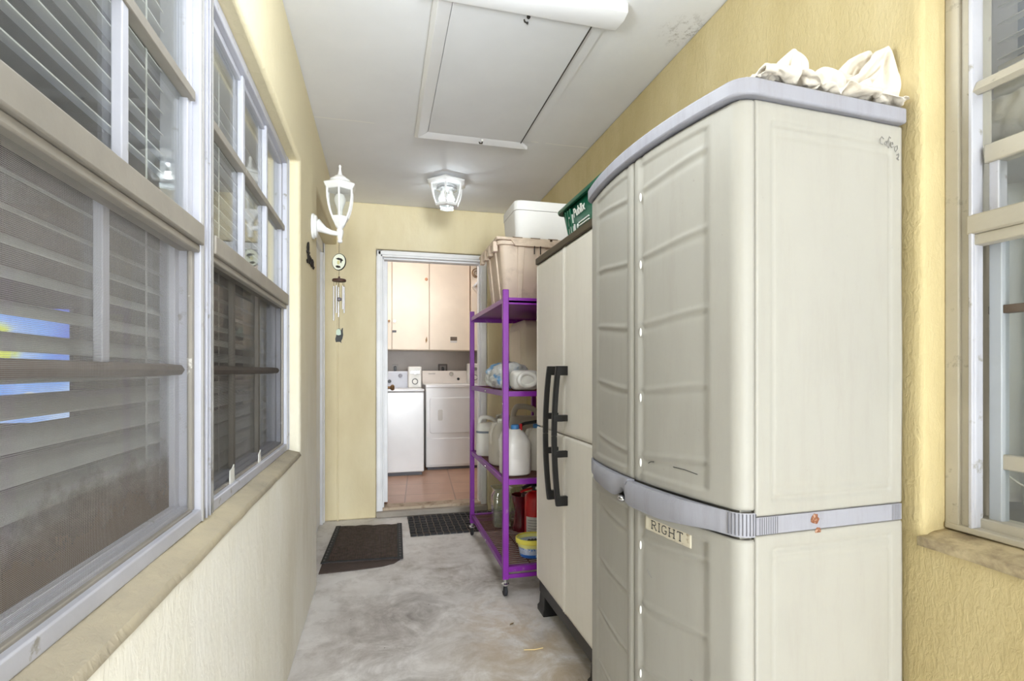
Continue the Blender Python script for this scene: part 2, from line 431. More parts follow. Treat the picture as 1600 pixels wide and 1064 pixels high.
# left windows, single hung; x negative is away from the corridor
def sash_window(name, y0, y1, lower_screen, glass_low, tabs=False, zlo=.81, zhi=2.03, lowmat=None):
    r = sroot(name)
    xf = -.382
    f = MB()                                                       # outer frame with stepped tracks
    for (a, b) in ((y0, y0+.038), (y1-.038, y1)):
        inner = b if a == y0 else a
        s = 1 if a == y0 else -1
        f.box(xf-.07, xf, a, b, zlo, zhi)
        f.box(xf-.075, xf-.016, min(inner, inner+s*.014), max(inner, inner+s*.014), zlo, zhi)
    f.box(xf-.07, xf+.001, y0, y1, zhi-.03, zhi); f.box(xf-.07, xf, y0, y1, zlo, zlo+.028)
    f.box(xf-.075, xf-.02, y0+.02, y1-.02, zlo+.028, zlo+.04)
    struct('window_frame', f, ALUW, r, bevel=.003)
    for s_, e_ in ((1, y0), (-1, y1)):                             # ribs and grooves of the extruded jamb
        for a, b, d, m_ in ((.008, .013, .005, ALUW), (.020, .0215, .0006, ALUD), (.028, .036, .004, ALU)):
            struct('jamb_rib', MB().box(xf-.002, xf+d, min(e_+s_*a, e_+s_*b), max(e_+s_*a, e_+s_*b), zlo+.002, zhi-.002), m_, r, bevel=.001)
    ya, yb = y0+.052, y1-.052
    zm = 1.412
    m = MB().box(xf-.030, xf+.008, ya-.012, yb+.012, zm, zm+.044)
    m.box(xf-.040, xf-.001, ya-.012, yb+.012, zm-.016, zm)
    struct('meeting_rail', m, ALUT, r, bevel=.003)
    # upper sash, outer plane
    xu = xf-.022; cols = [ya + (yb-ya)*k/3 for k in (1, 2)]
    zmid = (zm+.044 + zhi-.03)/2
    s = MB()
    for a, b in ((ya-.002, ya+.016), (yb-.016, yb+.002)): s.box(xu-.012, xu+.006, a, b, zm+.04, zhi-.03)
    s.box(xu-.012, xu+.006, ya, yb, zhi-.046, zhi-.028)
    struct('upper_sash', s, ALUW, r, bevel=.002)
    for y in cols: struct('muntin', MB().box(xu-.004, xu+.012, y-.011, y+.011, zm+.044, zhi-.03), ALUW, r, bevel=.002)
    struct('muntin', MB().box(xu-.006, xu+.016, ya, yb, zmid-.011, zmid+.011), ALUT, r, bevel=.002)
    struct('pane', MB().box(xu-.005, xu-.002, ya, yb, zm+.03, zhi-.03), GLASS, r)
    # lower sash, inner plane
    xl = xf-.046; zl = zlo+.038; zc = (zl+zm)/2+.012
    s = MB()
    for a, b in ((ya-.002, ya+.022), (yb-.022, yb+.002)): s.box(xl-.014, xl+.008, a, b, zl, zm)
    s.box(xl-.014, xl+.010, ya, yb, zl-.01, zl+.008)
    struct('lower_sash', s, ALUW, r, bevel=.002)
    lowm = lowmat or ALUW
    for y in cols:
        struct('muntin', MB().box(xl-.004, xl+.010, y-.011, y+.011, zl+.008, zc-.011), lowm, r, bevel=.002) if tabs else None
        struct('muntin', MB().box(xl-.004, xl+.010, y-.011, y+.011, zc+.011, zm), lowm, r, bevel=.002)
    struct('muntin', MB().prism([(xl-.006, zc-.013), (xl+.014, zc-.010), (xl+.020, zc), (xl+.014, zc+.010), (xl-.006, zc+.013)], ya, yb, 'y'), ALUD, r, bevel=.001)
    struct('pane', MB().box(xl-.006, xl-.003, ya, yb, zl, zm), glass_low, r)
    # insect screen in front of the lower sash
    xs = xf-.016
    sf = MB()
    for a, b in ((ya-.012, ya+.004), (yb-.004, yb+.012)): sf.box(xs-.006, xs+.004, a, b, zlo+.03, zm-.012)
    sf.box(xs-.006, xs+.004, ya, yb, zlo+.024, zlo+.033)
    struct('screen_frame', sf, ALUT, r, bevel=.002)
    sc = MB(); sc.grid(lambda u, v: (xs-.002+.0015*noise.noise((u*4, v*4, 2)), ya + (yb-ya)*u, zlo+.035 + (zm-.016-zlo-.035)*v), 30, 20)
    o = struct('screen', sc, lower_screen, r)
    if tabs:
        for y, w, h in ((y0+.24, .045, .045), (y0+.56, .030, .038)):
            t = MB().prism([(y-w/2, zlo+.026), (y+w/2, zlo+.03), (y+w/2-.004, zlo+.03+h), (y+.002, zlo+.03+h*.8), (y-w/2+.004, zlo+.03+h*.75)], xs+.004, xs+.0065, 'x')
            struct('torn_tape', t, WHITEP, r)
    return r
sash_window('window_1', .28, 1.285, SCREEN, GLASS_D)
sash_window('window_2', 1.285, 2.323, SCREEN_D, GLASS, True, lowmat=ALUT)

def blind(y0, y1, zlo, zhi, xb, label, tilt=31, pitch=.043, flip=1, rz=0, slack=False, cords=(.22, .78)):
    r = thing('venetian_blind', label, 'blind', (xb, (y0+y1)/2, zlo))
    L = (y1-y0)/2
    s = MB(); n = int((zhi-zlo-.09)/pitch)
    for k in range(n):
        z = .045 + k*pitch + random.uniform(-.002, .002)
        t = R(tilt + random.uniform(-2.5, 2.5)) ; w = .0245
        pts = []
        for q in (-1, -.5, 0, .5, 1):
            cx = -flip*q*w*math.cos(t); cz = q*w*math.sin(t) + .003*(1-q*q)
            pts.append((cx, cz))
        poly = pts + [(x, zz-.0025) for x, zz in reversed(pts)]
        sag = random.uniform(-.002, .002)
        rs = []
        for yy in (-L, L): rs.append([(x, yy, z+zz + sag*(yy/L)) for x, zz in poly])
        s.rings(rs)
    obj('slats', s, BLIND, r)
    obj('head_rail', MB().box(-.028, .028, -L, L, zhi-zlo-.045, zhi-zlo), BLIND, r, bevel=.003)
    obj('bottom_rail', MB().box(-.026, .026, -L, L, 0, .018), BLIND, r, bevel=.004)
    for k in cords:
        yy = -L + 2*L*k
        obj('ladder_cord', MB().tube([(flip*.024, yy, .01), (flip*.024, yy, zhi-zlo-.04)], .0018, 6), BLIND, r)
    obj('lift_cord', MB().tube([(flip*.03, L-.06, .30), (flip*.03, L-.06, zhi-zlo-.04)], .0018, 6), BLIND, r)
    return r
blind(.29, 1.385, .835, 2.03, -.470, 'long white slatted blind behind the near left window, half open')
blind(1.40, 2.315, .835, 2.03, -.470, 'white slatted blind behind the farther left window with the dark screen')

# wall-mounted television glowing through the near blind
tv = thing('wall_mounted_tv', 'lit television with a blue picture, seen through the near left blind', 'television', (-2.27, 3.40, .84))
obj('casing', MB().box(-.62, .62, -.065, -.001, 0, .66), BLACKP, tv, bevel=.008)
t = NT('tv_picture'); p = t.coord('Object'); s_ = t.sep(p)
c = t.ramp(t.noise(p, 2.4, 2, .4), [(.35, S(96,120,235)), (.5, S(120,170,250)), (.65, S(190,215,255))])
k = t.math('MULTIPLY', t.spot(p, (.26, -.07, .44), .14, .3), t.ramp(t.noise(p, 9, 2), [(.4, (0,0,0,1)), (.5, (1,1,1,1))]))
c = t.mix(k, c, S(225,235,90))
c = t.mix(t.spot(p, (.20, -.07, .37), .09, .1), c, S(190,150,180))
c = t.mix(t.spot(p, (.42, -.07, .14), .05, .2), c, S(240,236,220))
t.base((0,0,0,1)); t.link(c, t.b.inputs['Emission Color']); t.b.inputs['Emission Strength'].default_value = 1.3
obj('screen', MB().box(-.60, .60, -.068, -.064, .02, .64), t.m, tv)

# door in the left recess
d = sroot('door_1', (-.425, 0, 0))
f = MB()
f.box(-.03, .0, 2.88, 2.98, 0, 2.1); f.box(-.03, 0, 4.02, 4.106, .0, 2.1); f.box(-.03, 0, 2.88, 4.106, 2.02, 2.1)
f.box(-.03, .008, 4.07, 4.098, 0, 2.1)
struct('door_casing', f, WHITE, d, bevel=.004)
s = MB().box(-.06, -.02, 2.98, 4.02, .01, 2.02)
struct('door_slab', s, WHITE, d)
struct('wall_left_recess', MB().box(-.56, -.50, 2.86, 4.12, 0, 2.2), W_LEFT)

# ------------------------------------------------------------------ laundry doorway
YB = 6.42
tr = sroot('trim_4')
def jamb(x0, x1):
    m = MB(); s = 1 if x0 < .4 else -1
    m.box(x0, x1, 4.125, 4.24, .0 if s > 0 else .05, 2.085); 
    xi = x1 if s > 0 else x0
    m.box(min(xi, xi+s*.012), max(xi, xi+s*.012), 4.16, 4.235, .06, 2.06)
    m.box(min(x0, x1)+.006, max(x0, x1)-.012 if s > 0 else max(x0, x1)-.006, 4.118, 4.13, .05, 2.08)
    return m
struct('door_jamb', jamb(-.043, .004), WHITE, tr, bevel=.003)
struct('door_jamb', jamb(.785, .833), WHITE, tr, bevel=.003)
m = MB().box(-.043, .833, 4.125, 4.24, 2.035, 2.085); m.box(.004, .785, 4.16, 4.235, 2.02, 2.035); m.box(-.03, .82, 4.118, 4.13, 2.05, 2.078)
struct('door_head', m, WHITE, tr, bevel=.003)
mb = MB(); mb.grid(lambda u, v: (-.05+.89*u, 4.095+.055*v, .045+.012*v+.006*noise.noise((u*20, v*2, 4))), 50, 3)
struct('trim_5', MB().box(-.045, .835, 4.09, 4.30, 0, .046), CONC, bevel=.008)
struct('trim_6', MB().box(-.045, .835, 4.135, 4.27, .04, .066), WOODT, bevel=.006)
struct('floor_laundry', MB().box(-.75, 1.8, 4.24, YB, -.06, .06), TILE)
struct('ceiling_laundry', MB().box(-.75, 1.8, 4.24, YB, 2.5, 2.6), WHITE)
struct('wall_laundry_back', MB().box(-.85, 1.9, YB, YB+.1, 0, 2.6), GREYW)
struct('wall_laundry_left', MB().box(-.85, -.75, 4.24, YB, 0, 2.6), GREYW)
struct('wall_laundry_right', MB().box(1.8, 1.9, 4.24, YB, 0, 2.6), GREYW)
struct('wall_laundry_front', MB().box(-.85, 1.9, 4.24, 4.25, 2.09, 2.6), WHITE)
# door leaf folded back into the laundry
d = sroot('door_2', (.0, 0, 0))
struct('door_leaf', MB().box(.008, .044, 4.245, 5.02, .085, 2.03), WHITE, d, bevel=.003)
k = MB().lathe([(.012, 0), (.012, .03), (.026, .04), (.029, .055), (.022, .068), (.004, .07)], n=16)
k.xf(Matrix.Translation((.044, 4.95, .985)) @ Matrix.Rotation(R(90), 4, 'Y'))
struct('door_knob', k, BRASS, d)
# sunlit doorway-side hook strip is left bare
# ------------------------------------------------------------------ laundry machines
ZL = .06
def knob(mb, x, y, z, r, d):
    k = MB().lathe([(r, 0), (r, d*.6), (r*.85, d), (.001, d)], n=16)
    k.xf(Matrix.Translation((x, y, z)) @ Matrix.Rotation(R(90), 4, 'X'))
    return k
wx0, wx1 = -.262, .424
w = thing('washing_machine', 'white top-loading washing machine left of the dryer', 'washing machine', ((wx0+wx1)/2, 5.72, ZL))
hw = (wx1-wx0)/2
obj('body', MB().box(-hw, hw, -.33, .35, .035, .865), WHITEG, w, bevel=.012, seg=3)
obj('base', MB().box(-hw+.02, hw-.02, -.31, .33, 0, .035), GREYD, w)
m = MB().box(-hw-.002, hw+.002, -.335, .20, .868, .895); obj('lid', m, WHITEG, w, bevel=.01, seg=3)
cp = MB().rings([[(-hw, .20, .87), (hw, .20, .87), (hw, .35, .87), (-hw, .35, .87)], [(-hw, .245, 1.08), (hw, .245, 1.08), (hw, .34, 1.08), (-hw, .34, 1.08)]])
cpo = obj('control_panel', cp, M('grey_blue_panel', S(202,206,216), .4), w, bevel=.012, seg=3)
for x, z, r in ((-.27+hw-.343+.02, 1.03, .022), (.12, 1.03, .022), (.0, .965, .020)):
    obj('knob', knob(None, x, .232, z, r, .03), GREYP if z > 1 else BLACKP, cpo)
dx0, dx1 = .462, 1.155
d = thing('clothes_dryer', 'white front-loading clothes dryer right of the washing machine', 'dryer', ((dx0+dx1)/2, 5.98, ZL))
hd = (dx1-dx0)/2
obj('body', MB().box(-hd, hd, -.35, .35, .03, .93), WHITEG, d, bevel=.01, seg=3)
obj('base', MB().box(-hd+.02, hd-.02, -.33, .33, 0, .03), GREYD, d)
obj('top', MB().box(-hd-.003, hd+.003, -.358, .2, .895, .935), WHITEG, d, bevel=.01, seg=3)
dr = obj('door', MB().prism(rrect(-hd+.04, hd-.04, .40, .79, .03), -.362, -.345, 'y'), WHITEG, d, bevel=.006, seg=3)
obj('door_pull', MB().prism(rrect(-hd+.13, -hd+.18, .54, .66, .015), -.368, -.361, 'y'), M('pale_grey', S(205,203,200), .4), dr)
obj('lower_panel', MB().box(-hd+.004, hd-.004, -.357, -.345, .05, .345), WHITEG, d, bevel=.006)
cp = MB().rings([[(-hd, .16, .93), (hd, .16, .93), (hd, .33, .93), (-hd, .33, .93)], [(-hd, .21, 1.085), (hd, .21, 1.085), (hd, .32, 1.085), (-hd, .32, 1.085)]])
cpo = obj('control_panel', cp, M('ivory_panel', S(222,214,206), .4), d, bevel=.01, seg=3)
obj('knob', knob(None, .0, .198, 1.045, .026, .03), CHROME, cpo)
obj('button', knob(None, .085, .192, .985, .018, .02), BLACKP, cpo)
b = MB()
for k in range(6): b.box(-.27+k*.014, -.262+k*.014, .187, .192, 1.045, 1.055)
obj('badge_strip', b, M('badge_grey', S(150,146,142), .5), cpo)
# coin boxes bolted beside the panels
def coin_box(x, y, z, label):
    r = thing('coin_box', label, 'coin box', (x, y, z), group='coin boxes between the laundry machines')
    obj('housing', MB().box(-.072, .072, -.06, .10, .0, .235), WHITEP, r, bevel=.012, seg=3)
    ch = obj('coin_slide', MB().box(-.05, .05, -.075, -.058, .155, .185), CHROME, r, bevel=.004)
    obj('slide_handle', MB().box(-.012, .012, -.11, -.07, .15, .19), CHROME, ch, bevel=.004)
    k = MB().lathe([(.033, 0), (.033, .012), (.026, .014)], n=24); k.xf(Matrix.Translation((0, -.058, .07)) @ Matrix.Rotation(R(90), 4, 'X'))
    lk = obj('lock_ring', k, M('lock_dark', S(90,90,92), .4, .5), r)
    k = MB().lathe([(.025, 0), (.025, .02), (.02, .022)], n=24); k.xf(Matrix.Translation((0, -.06, .07)) @ Matrix.Rotation(R(90), 4, 'X'))
    obj('lock_face', k, WHITEP, lk)
    return r
coin_box(.352, 5.80, ZL+.896, 'white coin box standing between the washer and dryer panels')
coin_box(1.06, 6.02, ZL+.936, 'coin box at the right end of the dryer top, behind the purple rack')
o = tag(obj('gap_shade_tube', MB().tube([(1.215, 6.38, .062), (1.215, 6.38, .9), (1.215, 6.38, 1.30)], .03, 10), DARKM), 'dark tube standing in for the shaded gap at the right of the dryer', 'shade stand-in')  # dark tube put in for the shade of an opening; no pipe there
# wall cupboards
def wall_cup(x0, x1, label, hinge=None, sticker=False):
    r = thing('wall_cupboard', label, 'cupboard', ((x0+x1)/2, YB, 1.387), group='laundry wall cupboards')
    h = (x1-x0)/2
    obj('carcass', MB().box(-h, h, -.33, -.001, 0, 1.08), CABW, r)
    dd = obj('door', MB().box(-h+.003, h-.003, -.352, -.332, .004, 1.07), CABW, r, bevel=.003)
    return r, dd, h
r1, d1, h1 = wall_cup(-.75+.005, .108, 'cream laundry cupboard at the left, door half hidden by the open door')
obj('knob', knob(None, h1-.03, -.352, .33, .014, .025), BRASS, d1)
r2, d2, h2 = wall_cup(.11, .538, 'cream laundry cupboard above the washer with two wooden catches')
obj('catch', knob(None, h2-.035, -.352, .83, .018, .015), M('tan_wood', S(196,140,104), .6), d2)
obj('pull', MB().prism([(h2-.04, .08), (h2-.025, .11), (h2-.03, .16), (h2-.045, .12)], -.364, -.352, 'y'), BRASS, d2)
obj('knob', knob(None, -h2+.03, -.352, .33, .016, .025), CHROME, d2)
obj('hinge', MB().box(-h2+.004, -h2+.05, -.358, -.351, .20, .225), GREYD, d2)
r3, d3, h3 = wall_cup(.54, 1.02, 'cream laundry cupboard above the dryer with a dark square sticker')
st = obj('sticker', MB().box(-h3+.245, -h3+.325, -.3535, -.3518, .09, .155), PAPER, d3)
obj('sticker_picture', MB().box(-h3+.245, -h3+.325, -.3545, -.353, .115, .16), M('sticker_brown', S(110,96,84), .7), st)
# bracket and reel by the right jamb, on a short wall return
struct('wall_laundry_return', MB().box(1.03, 1.8, 6.0, YB, 1.387, 2.5), CABW)
br = thing('shelf_bracket', 'white angled shelf bracket inside the laundry, high by the right jamb', 'bracket', (1.075, 5.999, 2.02))
b = MB().prism([(.06,.23),(.045,.215),(-.045,.115),(-.03,.10),(.06,.20)], -.10, -.0, 'y')
obj('upper_arm', b, WHITE, br, bevel=.002)
b = MB().prism([(-.045,.115),(-.03,.085),(.06,-.01),(.06,.025),(-.02,.118)], -.09, -.0, 'y')
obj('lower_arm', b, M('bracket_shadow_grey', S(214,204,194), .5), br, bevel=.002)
rl = thing('wire_reel', 'small round wire coil hanging on a dark hook above the white bracket', 'wire coil', (1.085, 5.998, 2.26))
obj('hook', MB().box(.005, .018, -.03, 0, .03, .15), DARKM, rl)
b = MB()
for r_, zz in ((.055, .04), (.048, .045), (.03, .035)):
    b.tube([(.0+r_*math.cos(a*PI/12), -.02, zz+r_*math.sin(a*PI/12)) for a in range(24)], .004, 6, closed=True)
obj('coil', b, BRASS, rl)
# sockets on the grey wall behind the machines
def socket(x, z, w_, h_, label, dark):
    r = thing('wall_socket', label, 'socket', (x, YB, z))
    obj('plate', MB().box(-w_/2, w_/2, -.012, -.001, -h_/2, h_/2), M('plate_grey' if not dark else 'plate_dark', S(170,164,160) if not dark else S(92,84,80), .5), r, bevel=.003)
    if dark: obj('recess', MB().box(-w_/2+.02, w_/2-.02, -.016, -.010, -h_/2+.02, h_/2-.02), M('recess_grey', S(150,142,138), .6), r)
    obj('plug', MB().box(-.014, .014, -.04, -.010, -.05, .03), BLACKP, r, bevel=.006)
socket(.155, 1.17, .07, .11, 'grey wall socket with a dark plug above the washing machine', False)
socket(.735, 1.165, .115, .13, 'square dark socket box on the grey wall above the dryer', True)
# ------------------------------------------------------------------ ceiling hatch
h = thing('ceiling_hatch', 'white framed attic access panel in the ceiling', 'ceiling hatch', (.49, 2.25, ZC-.001))
PANEL = M('hatch_panel_paint', S(228,229,232), .7, var=.03, scale=4, bump=.15, bscale=12)
TRIMW = M('hatch_trim_paint', S(232,232,234), .45, var=.02)
obj('panel', MB().box(-.25, .268, -.56, .535, -.012, 0), PANEL, h)
obj('panel_edge', MB().box(.266, .271, -.47, .545, -.014, 0), M('dark_gap', S(70,66,62), .8), h)
def molding(pts_xy, name):
    (x0, y0), (x1, y1), (x2, y2), (x3, y3) = pts_xy    # outer a, outer b, inner b, inner a
    m = MB()
    prof = ((0, 0), (.0, -.016), (.25, -.026), (.75, -.018), (1, -.012), (1, 0))
    A = [(x0+(x3-x0)*t, y0+(y3-y0)*t, z) for t, z in prof]; B = [(x1+(x2-x1)*t, y1+(y2-y1)*t, z) for t, z in prof]
    m.rings([A, B]); obj(name, m, TRIMW, h, bevel=.001)
o0, o1, o2, o3 = (-.318, -.62), (-.318, .60), (.325, .60), (.325, -.60)
i0, i1, i2, i3 = (-.252, -.54), (-.252, .535), (.268, .535), (.268, -.54)
molding((o0, o1, i1, i0), 'trim'); molding((o1, o2, i2, i1), 'trim')
m = MB().box(.272, .325, -.47, .53, -.0045, 0); obj('trim', m, CEIL, h)
m = MB()
prof = ((-.600, 0), (-.600, -.034), (-.565, -.044), (-.50, -.036), (-.488, -.020), (-.488, 0))
m.rings([[(x, y, z) for y, z in prof] for x in (-.36, .352)]); obj('trim', m, TRIMW, h, bevel=.002)
for x, y in ((.04, .55), (.02, -.44)):
    m = MB(); z = -.026 if y > 0 else -.014
    s = 1 if y > 0 else .9
    m.tube([(x+.012*s, y+.008, z+.004), (x+.010*s, y+.004, z-.006), (x+.002, y-.010*s, z-.012), (x-.010*s, y-.026*s, z-.020), (x-.014*s, y-.032*s, z-.016)], .003, 8)
    o = obj('hook', m, DARKM, h)
    obj('hook_screw', MB().sphere((x+.003, y-.035*s, z-.006), .007), WHITEP if y > 0 else DARKM, o)

# ------------------------------------------------------------------ lantern bodies
def hexring(r, z, ph=0, n=6): return [(r*math.cos(2*PI*k/n+ph), r*math.sin(2*PI*k/n+ph), z) for k in range(n)]
def ribs_panes(par, prof, ph, rib=.005, glass=GLASS_C):
    """six curved ribs and six panes between them; prof = (r, z) from top to bottom"""
    for k in range(6):
        a = ph + k*PI/3
        m = MB().tube([(r*math.cos(a), r*math.sin(a), z) for r, z in prof], rib, 8)
        obj('rib', m, LAMPW, par)
    for k in range(6):
        a, b = ph + k*PI/3, ph + (k+1)*PI/3
        m = MB(); n = len(prof)-1
        def f(u, v, a=a, b=b):
            i = min(int(v*n), n-1); t = v*n-i
            r = prof[i][0]*(1-t)+prof[i+1][0]*t; z = prof[i][1]*(1-t)+prof[i+1][1]*t
            r *= .985
            return (r*((1-u)*math.cos(a)+u*math.cos(b)), r*((1-u)*math.sin(a)+u*math.sin(b)), z)
        m.grid(f, 1, n); obj('pane', m, glass, par)
BULB = M('frosted_bulb', S(244,243,238), .25)

# wall lantern on the left wall
sx, sy = -.203, 2.68
w = thing('wall_lantern', 'white outdoor wall lantern on a curved arm on the left wall', 'lantern', (sx, sy, 1.776))
ph = R(-90)
wx = -.335 - sx
m = MB()
m.rings([[(wx+d, .05*s*math.cos(2*PI*k/24)*1.0, .075 + .062*s*math.sin(2*PI*k/24)) for k in range(24)] for d, s in ((0.002, 1.0), (.012, 1.0), (.016, .9), (.024, .86), (.028, .62))])
obj('back_plate', m, LAMPW, w)
arm = [(wx+.022, 0, .080), (wx+.04, 0, .072), (wx+.062, 0, .060), (wx+.09, 0, .050), (-.012, 0, .046), (.0, 0, .046)]
obj('arm', MB().tube(arm, [.036, .025, .0165, .0125, .0115, .011], 16), LAMPW, w)
obj('stem', MB().lathe([(.004, 0), (.011, .004), (.013, .012), (.0095, .018), (.013, .034), (.0165, .05), (.0165, .064), (.012, .07), (.018, .078), (.022, .082)], n=20), LAMPW, w)
m = MB().rings([hexring(r, z, ph) for r, z in ((.018, .08), (.026, .088), (.034, .104), (.042, .118), (.044, .128), (.040, .131))])
obj('cup', m, LAMPW, w, bevel=.001)
prof = [(.041, .128), (.052, .155), (.060, .185), (.065, .215), (.067, .245), (.066, .262)][::-1]
ribs_panes(w, prof, ph, .0052)
m = MB().rings([hexring(r, z, ph) for r, z in ((.066, .258), (.071, .262), (.083, .283), (.084, .288), (.060, .300), (.040, .306))])
obj('roof', m, LAMPW, w, bevel=.0015)
m = MB().lathe([(.046, .300), (.050, .306), (.048, .314), (.034, .320), (.030, .326), (.026, .330), (.012, .338), (.008, .352), (.0045, .372), (.007, .380), (.004, .388), (.001, .39)], n=24)
obj('finial', m, LAMPW, w)
b = obj('bulb', MB().lathe([(.012, .131), (.013, .165), (.020, .185), (.027, .205), (.028, .22), (.020, .24), (.004, .248)], n=20), BULB, w)

# ceiling lantern
c = thing('ceiling_lantern', 'white six-sided glass ceiling lantern above the laundry doorway', 'ceiling light', (.425, 3.47, ZC))
ph = R(-14.24-30)+R(3)
m = MB().rings([hexring(r, z, ph) for r, z in ((.085, 0), (.105, -.004), (.125, -.018), (.140, -.026), (.142, -.034), (.126, -.044), (.112, -.050), (.10, -.05))])
obj('base_rim', m, LAMPW, c, bevel=.0015)
prof = [(.112, -.045), (.110, -.08), (.104, -.11), (.095, -.14), (.083, -.168), (.079, -.176)]
ribs_panes(c, prof, ph, .0055)
m = MB().rings([hexring(r, z, ph) for r, z in ((.079, -.172), (.083, -.178), (.078, -.188), (.062, -.192), (.05, -.190), (.048, -.180))], caps=False)
obj('bottom_ring', m, LAMPW, c, bevel=.001)
obj('bottom_glass', MB().rings([hexring(r, z, ph) for r, z in ((.056, -.188), (.050, -.205), (.047, -.205), (.053, -.186))], caps=True), GLASS_C, c)
obj('socket_plate', MB().lathe([(.07, -.05), (.07, -.075), (.05, -.085)], n=24), CHROME, c)
for x in (-.03, .03):
    obj('bulb', MB().lathe([(.012, -.08), (.014, -.10), (.026, -.12), (.028, -.135), (.018, -.152), (.003, -.157)], cx=x, n=16), BULB, c)

# wind chime hanging under the wall lantern
w = thing('wind_chime', 'wind chime with oval medallion and five silver tubes hung under the wall lantern', 'wind chime', (sx-.004, sy, 1.776))
CORD = M('brown_cord', S(92,74,50), .8)
obj('cord', MB().tube([(0, 0, .006), (0, 0, -.05)], .0012, 6), CORD, w)
m = MB()
rot = Matrix.Rotation(R(-14), 4, 'Z') @ Matrix.Rotation(R(9), 4, 'Y')
T = Matrix.Translation((0, 0, -.094)) @ rot
med = MB(); med.rings([[(.034*s*math.cos(2*PI*k/32), y, .042*s*math.sin(2*PI*k/32)) for k in range(32)] for y, s in ((-.004, .93), (-.005, .97), (-.003, 1), (.003, 1), (.005, .96))]).xf(T)
mo = obj('medallion_rim', med, DARKM, w)
f = MB(); f.rings([[(.031*math.cos(2*PI*k/32), y, .039*math.sin(2*PI*k/32)) for k in range(32)] for y in (-.0055, -.0035)]).xf(T)
fo = obj('medallion_face', f, M('medallion_cream', S(214,216,200), .5), mo)
g = MB()   # plain dark brush marks of about the same extent
g.prism([(-.018,.014),(-.004,.020),(.012,.018),(.021,.010),(.014,.004),(.013,-.006),(.008,-.002),(.006,.008),(-.006,.009)], -.0063, -.0054, 'y')
g.prism([(-.012,-.022),(-.004,-.018),(.010,-.020),(.014,-.027),(.002,-.031),(-.009,-.029)], -.0063, -.0054, 'y')
g.xf(T); obj('painted_marks', g, DARKM, fo)
g = MB(); g.prism([(-.006,.006),(.004,.006),(.006,-.006),(.002,-.014),(-.006,-.012),(-.008,-.002)], -.0060, -.0054, 'y').xf(T)
obj('painted_patch', g, M('medallion_olive', S(186,180,130), .6), fo)
obj('cord', MB().tube([(0, 0, -.135), (0, 0, -.18)], .0012, 6), CORD, w)
WOODD = M('dark_walnut', S(70,44,36), .5)
obj('top_disc', MB().lathe([(.004, -.166), (.005, -.174), (.012, -.176), (.032, -.180), (.034, -.186), (.032, -.191), (.004, -.192)], n=24), WOODD, w)
for k in range(5):
    a = 2*PI*k/5 + .5; x, y = .026*math.cos(a), .026*math.sin(a)
    zb = (-.345, -.365, -.385, -.35, -.33)[k]
    o = obj('chime_tube', MB().tube([(x, y, -.215), (x, y, zb)], .0042, 12), RODM, w)
    obj('tube_cord', MB().tube([(x*.95, y*.95, -.19), (x, y, -.217)], .0009, 5), CORD, o)
obj('clapper', MB().lathe([(.004, -.270), (.0115, -.273), (.0115, -.285), (.004, -.288)], n=20), M('clapper_grey', S(104,98,104), .5), w)
obj('cord', MB().tube([(0, 0, -.19), (0, 0, -.435)], .0011, 6), CORD, w)
sail = MB().prism([(-.014,.030),(-.006,.040),(.004,.040),(.010,.030),(.013,.040),(.019,.044),(.018,.028),(.020,.008),(.016,-.010),(.010,-.022),(.012,-.032),(.004,-.026),(-.008,-.026),(-.016,-.028),(-.019,-.012),(-.014,.006)], -.002, .002, 'y')
sail.xf(Matrix.Translation((0, 0, -.465)) @ Matrix.Rotation(R(-14), 4, 'Z'))
so = obj('wind_sail', sail, M('sail_dark', S(58,60,62), .5), w, bevel=.001)
f = MB().prism([(-.013,.030),(-.006,.038),(.004,.038),(.009,.026),(.010,.010),(-.002,.006),(-.014,.010)], -.0032, -.0019, 'y')
f.xf(Matrix.Translation((0, 0, -.465)) @ Matrix.Rotation(R(-14), 4, 'Z')); obj('pale_patch', f, M('sail_pale', S(190,205,190), .5), so)

# black script house number in iron on the left wall (word spelled out)
n = thing('house_number_sign', 'black iron script word sign on the left wall under the lantern', 'wall sign', (-.3345, 2.60, 1.672))
def stroke(mb, pts, r): mb.tube([(.005, p[0], p[1]*.72) for p in pts], r*.58, 6)
m = MB()
stroke(m, [(-.075,.035),(-.095,.02),(-.105,.045),(-.09,.075),(-.078,.085),(-.07,.06),(-.074,.02),(-.08,-.02),(-.09,-.045),(-.105,-.05),(-.115,-.035)], .0075)   # F stem with loop
stroke(m, [(-.115,.02),(-.09,.012),(-.06,.016),(-.045,.03)], .0075)
stroke(m, [(-.02,.0),(-.035,.012),(-.05,-.0),(-.053,-.022),(-.04,-.038),(-.022,-.03),(-.016,-.01),(-.024,.004),(.0,.004)], .0075)  # o
stroke(m, [(.004,.012),(.002,-.02),(.012,-.036),(.028,-.028),(.035,.008),(.034,-.02),(.042,-.036),(.052,-.03)], .0075)              # u
stroke(m, [(.055,-.036),(.062,.0),(.060,.014),(.072,.008),(.084,.010),(.083,-.01),(.086,-.032),(.10,-.036),(.12,-.02)], .0075)        # r
obj('lettering', m, DARKM, n)
for y in (-.075, .07): obj('mounting_pin', MB().box(0, .006, y-.003, y+.003, -.003, .003), DARKM, n)
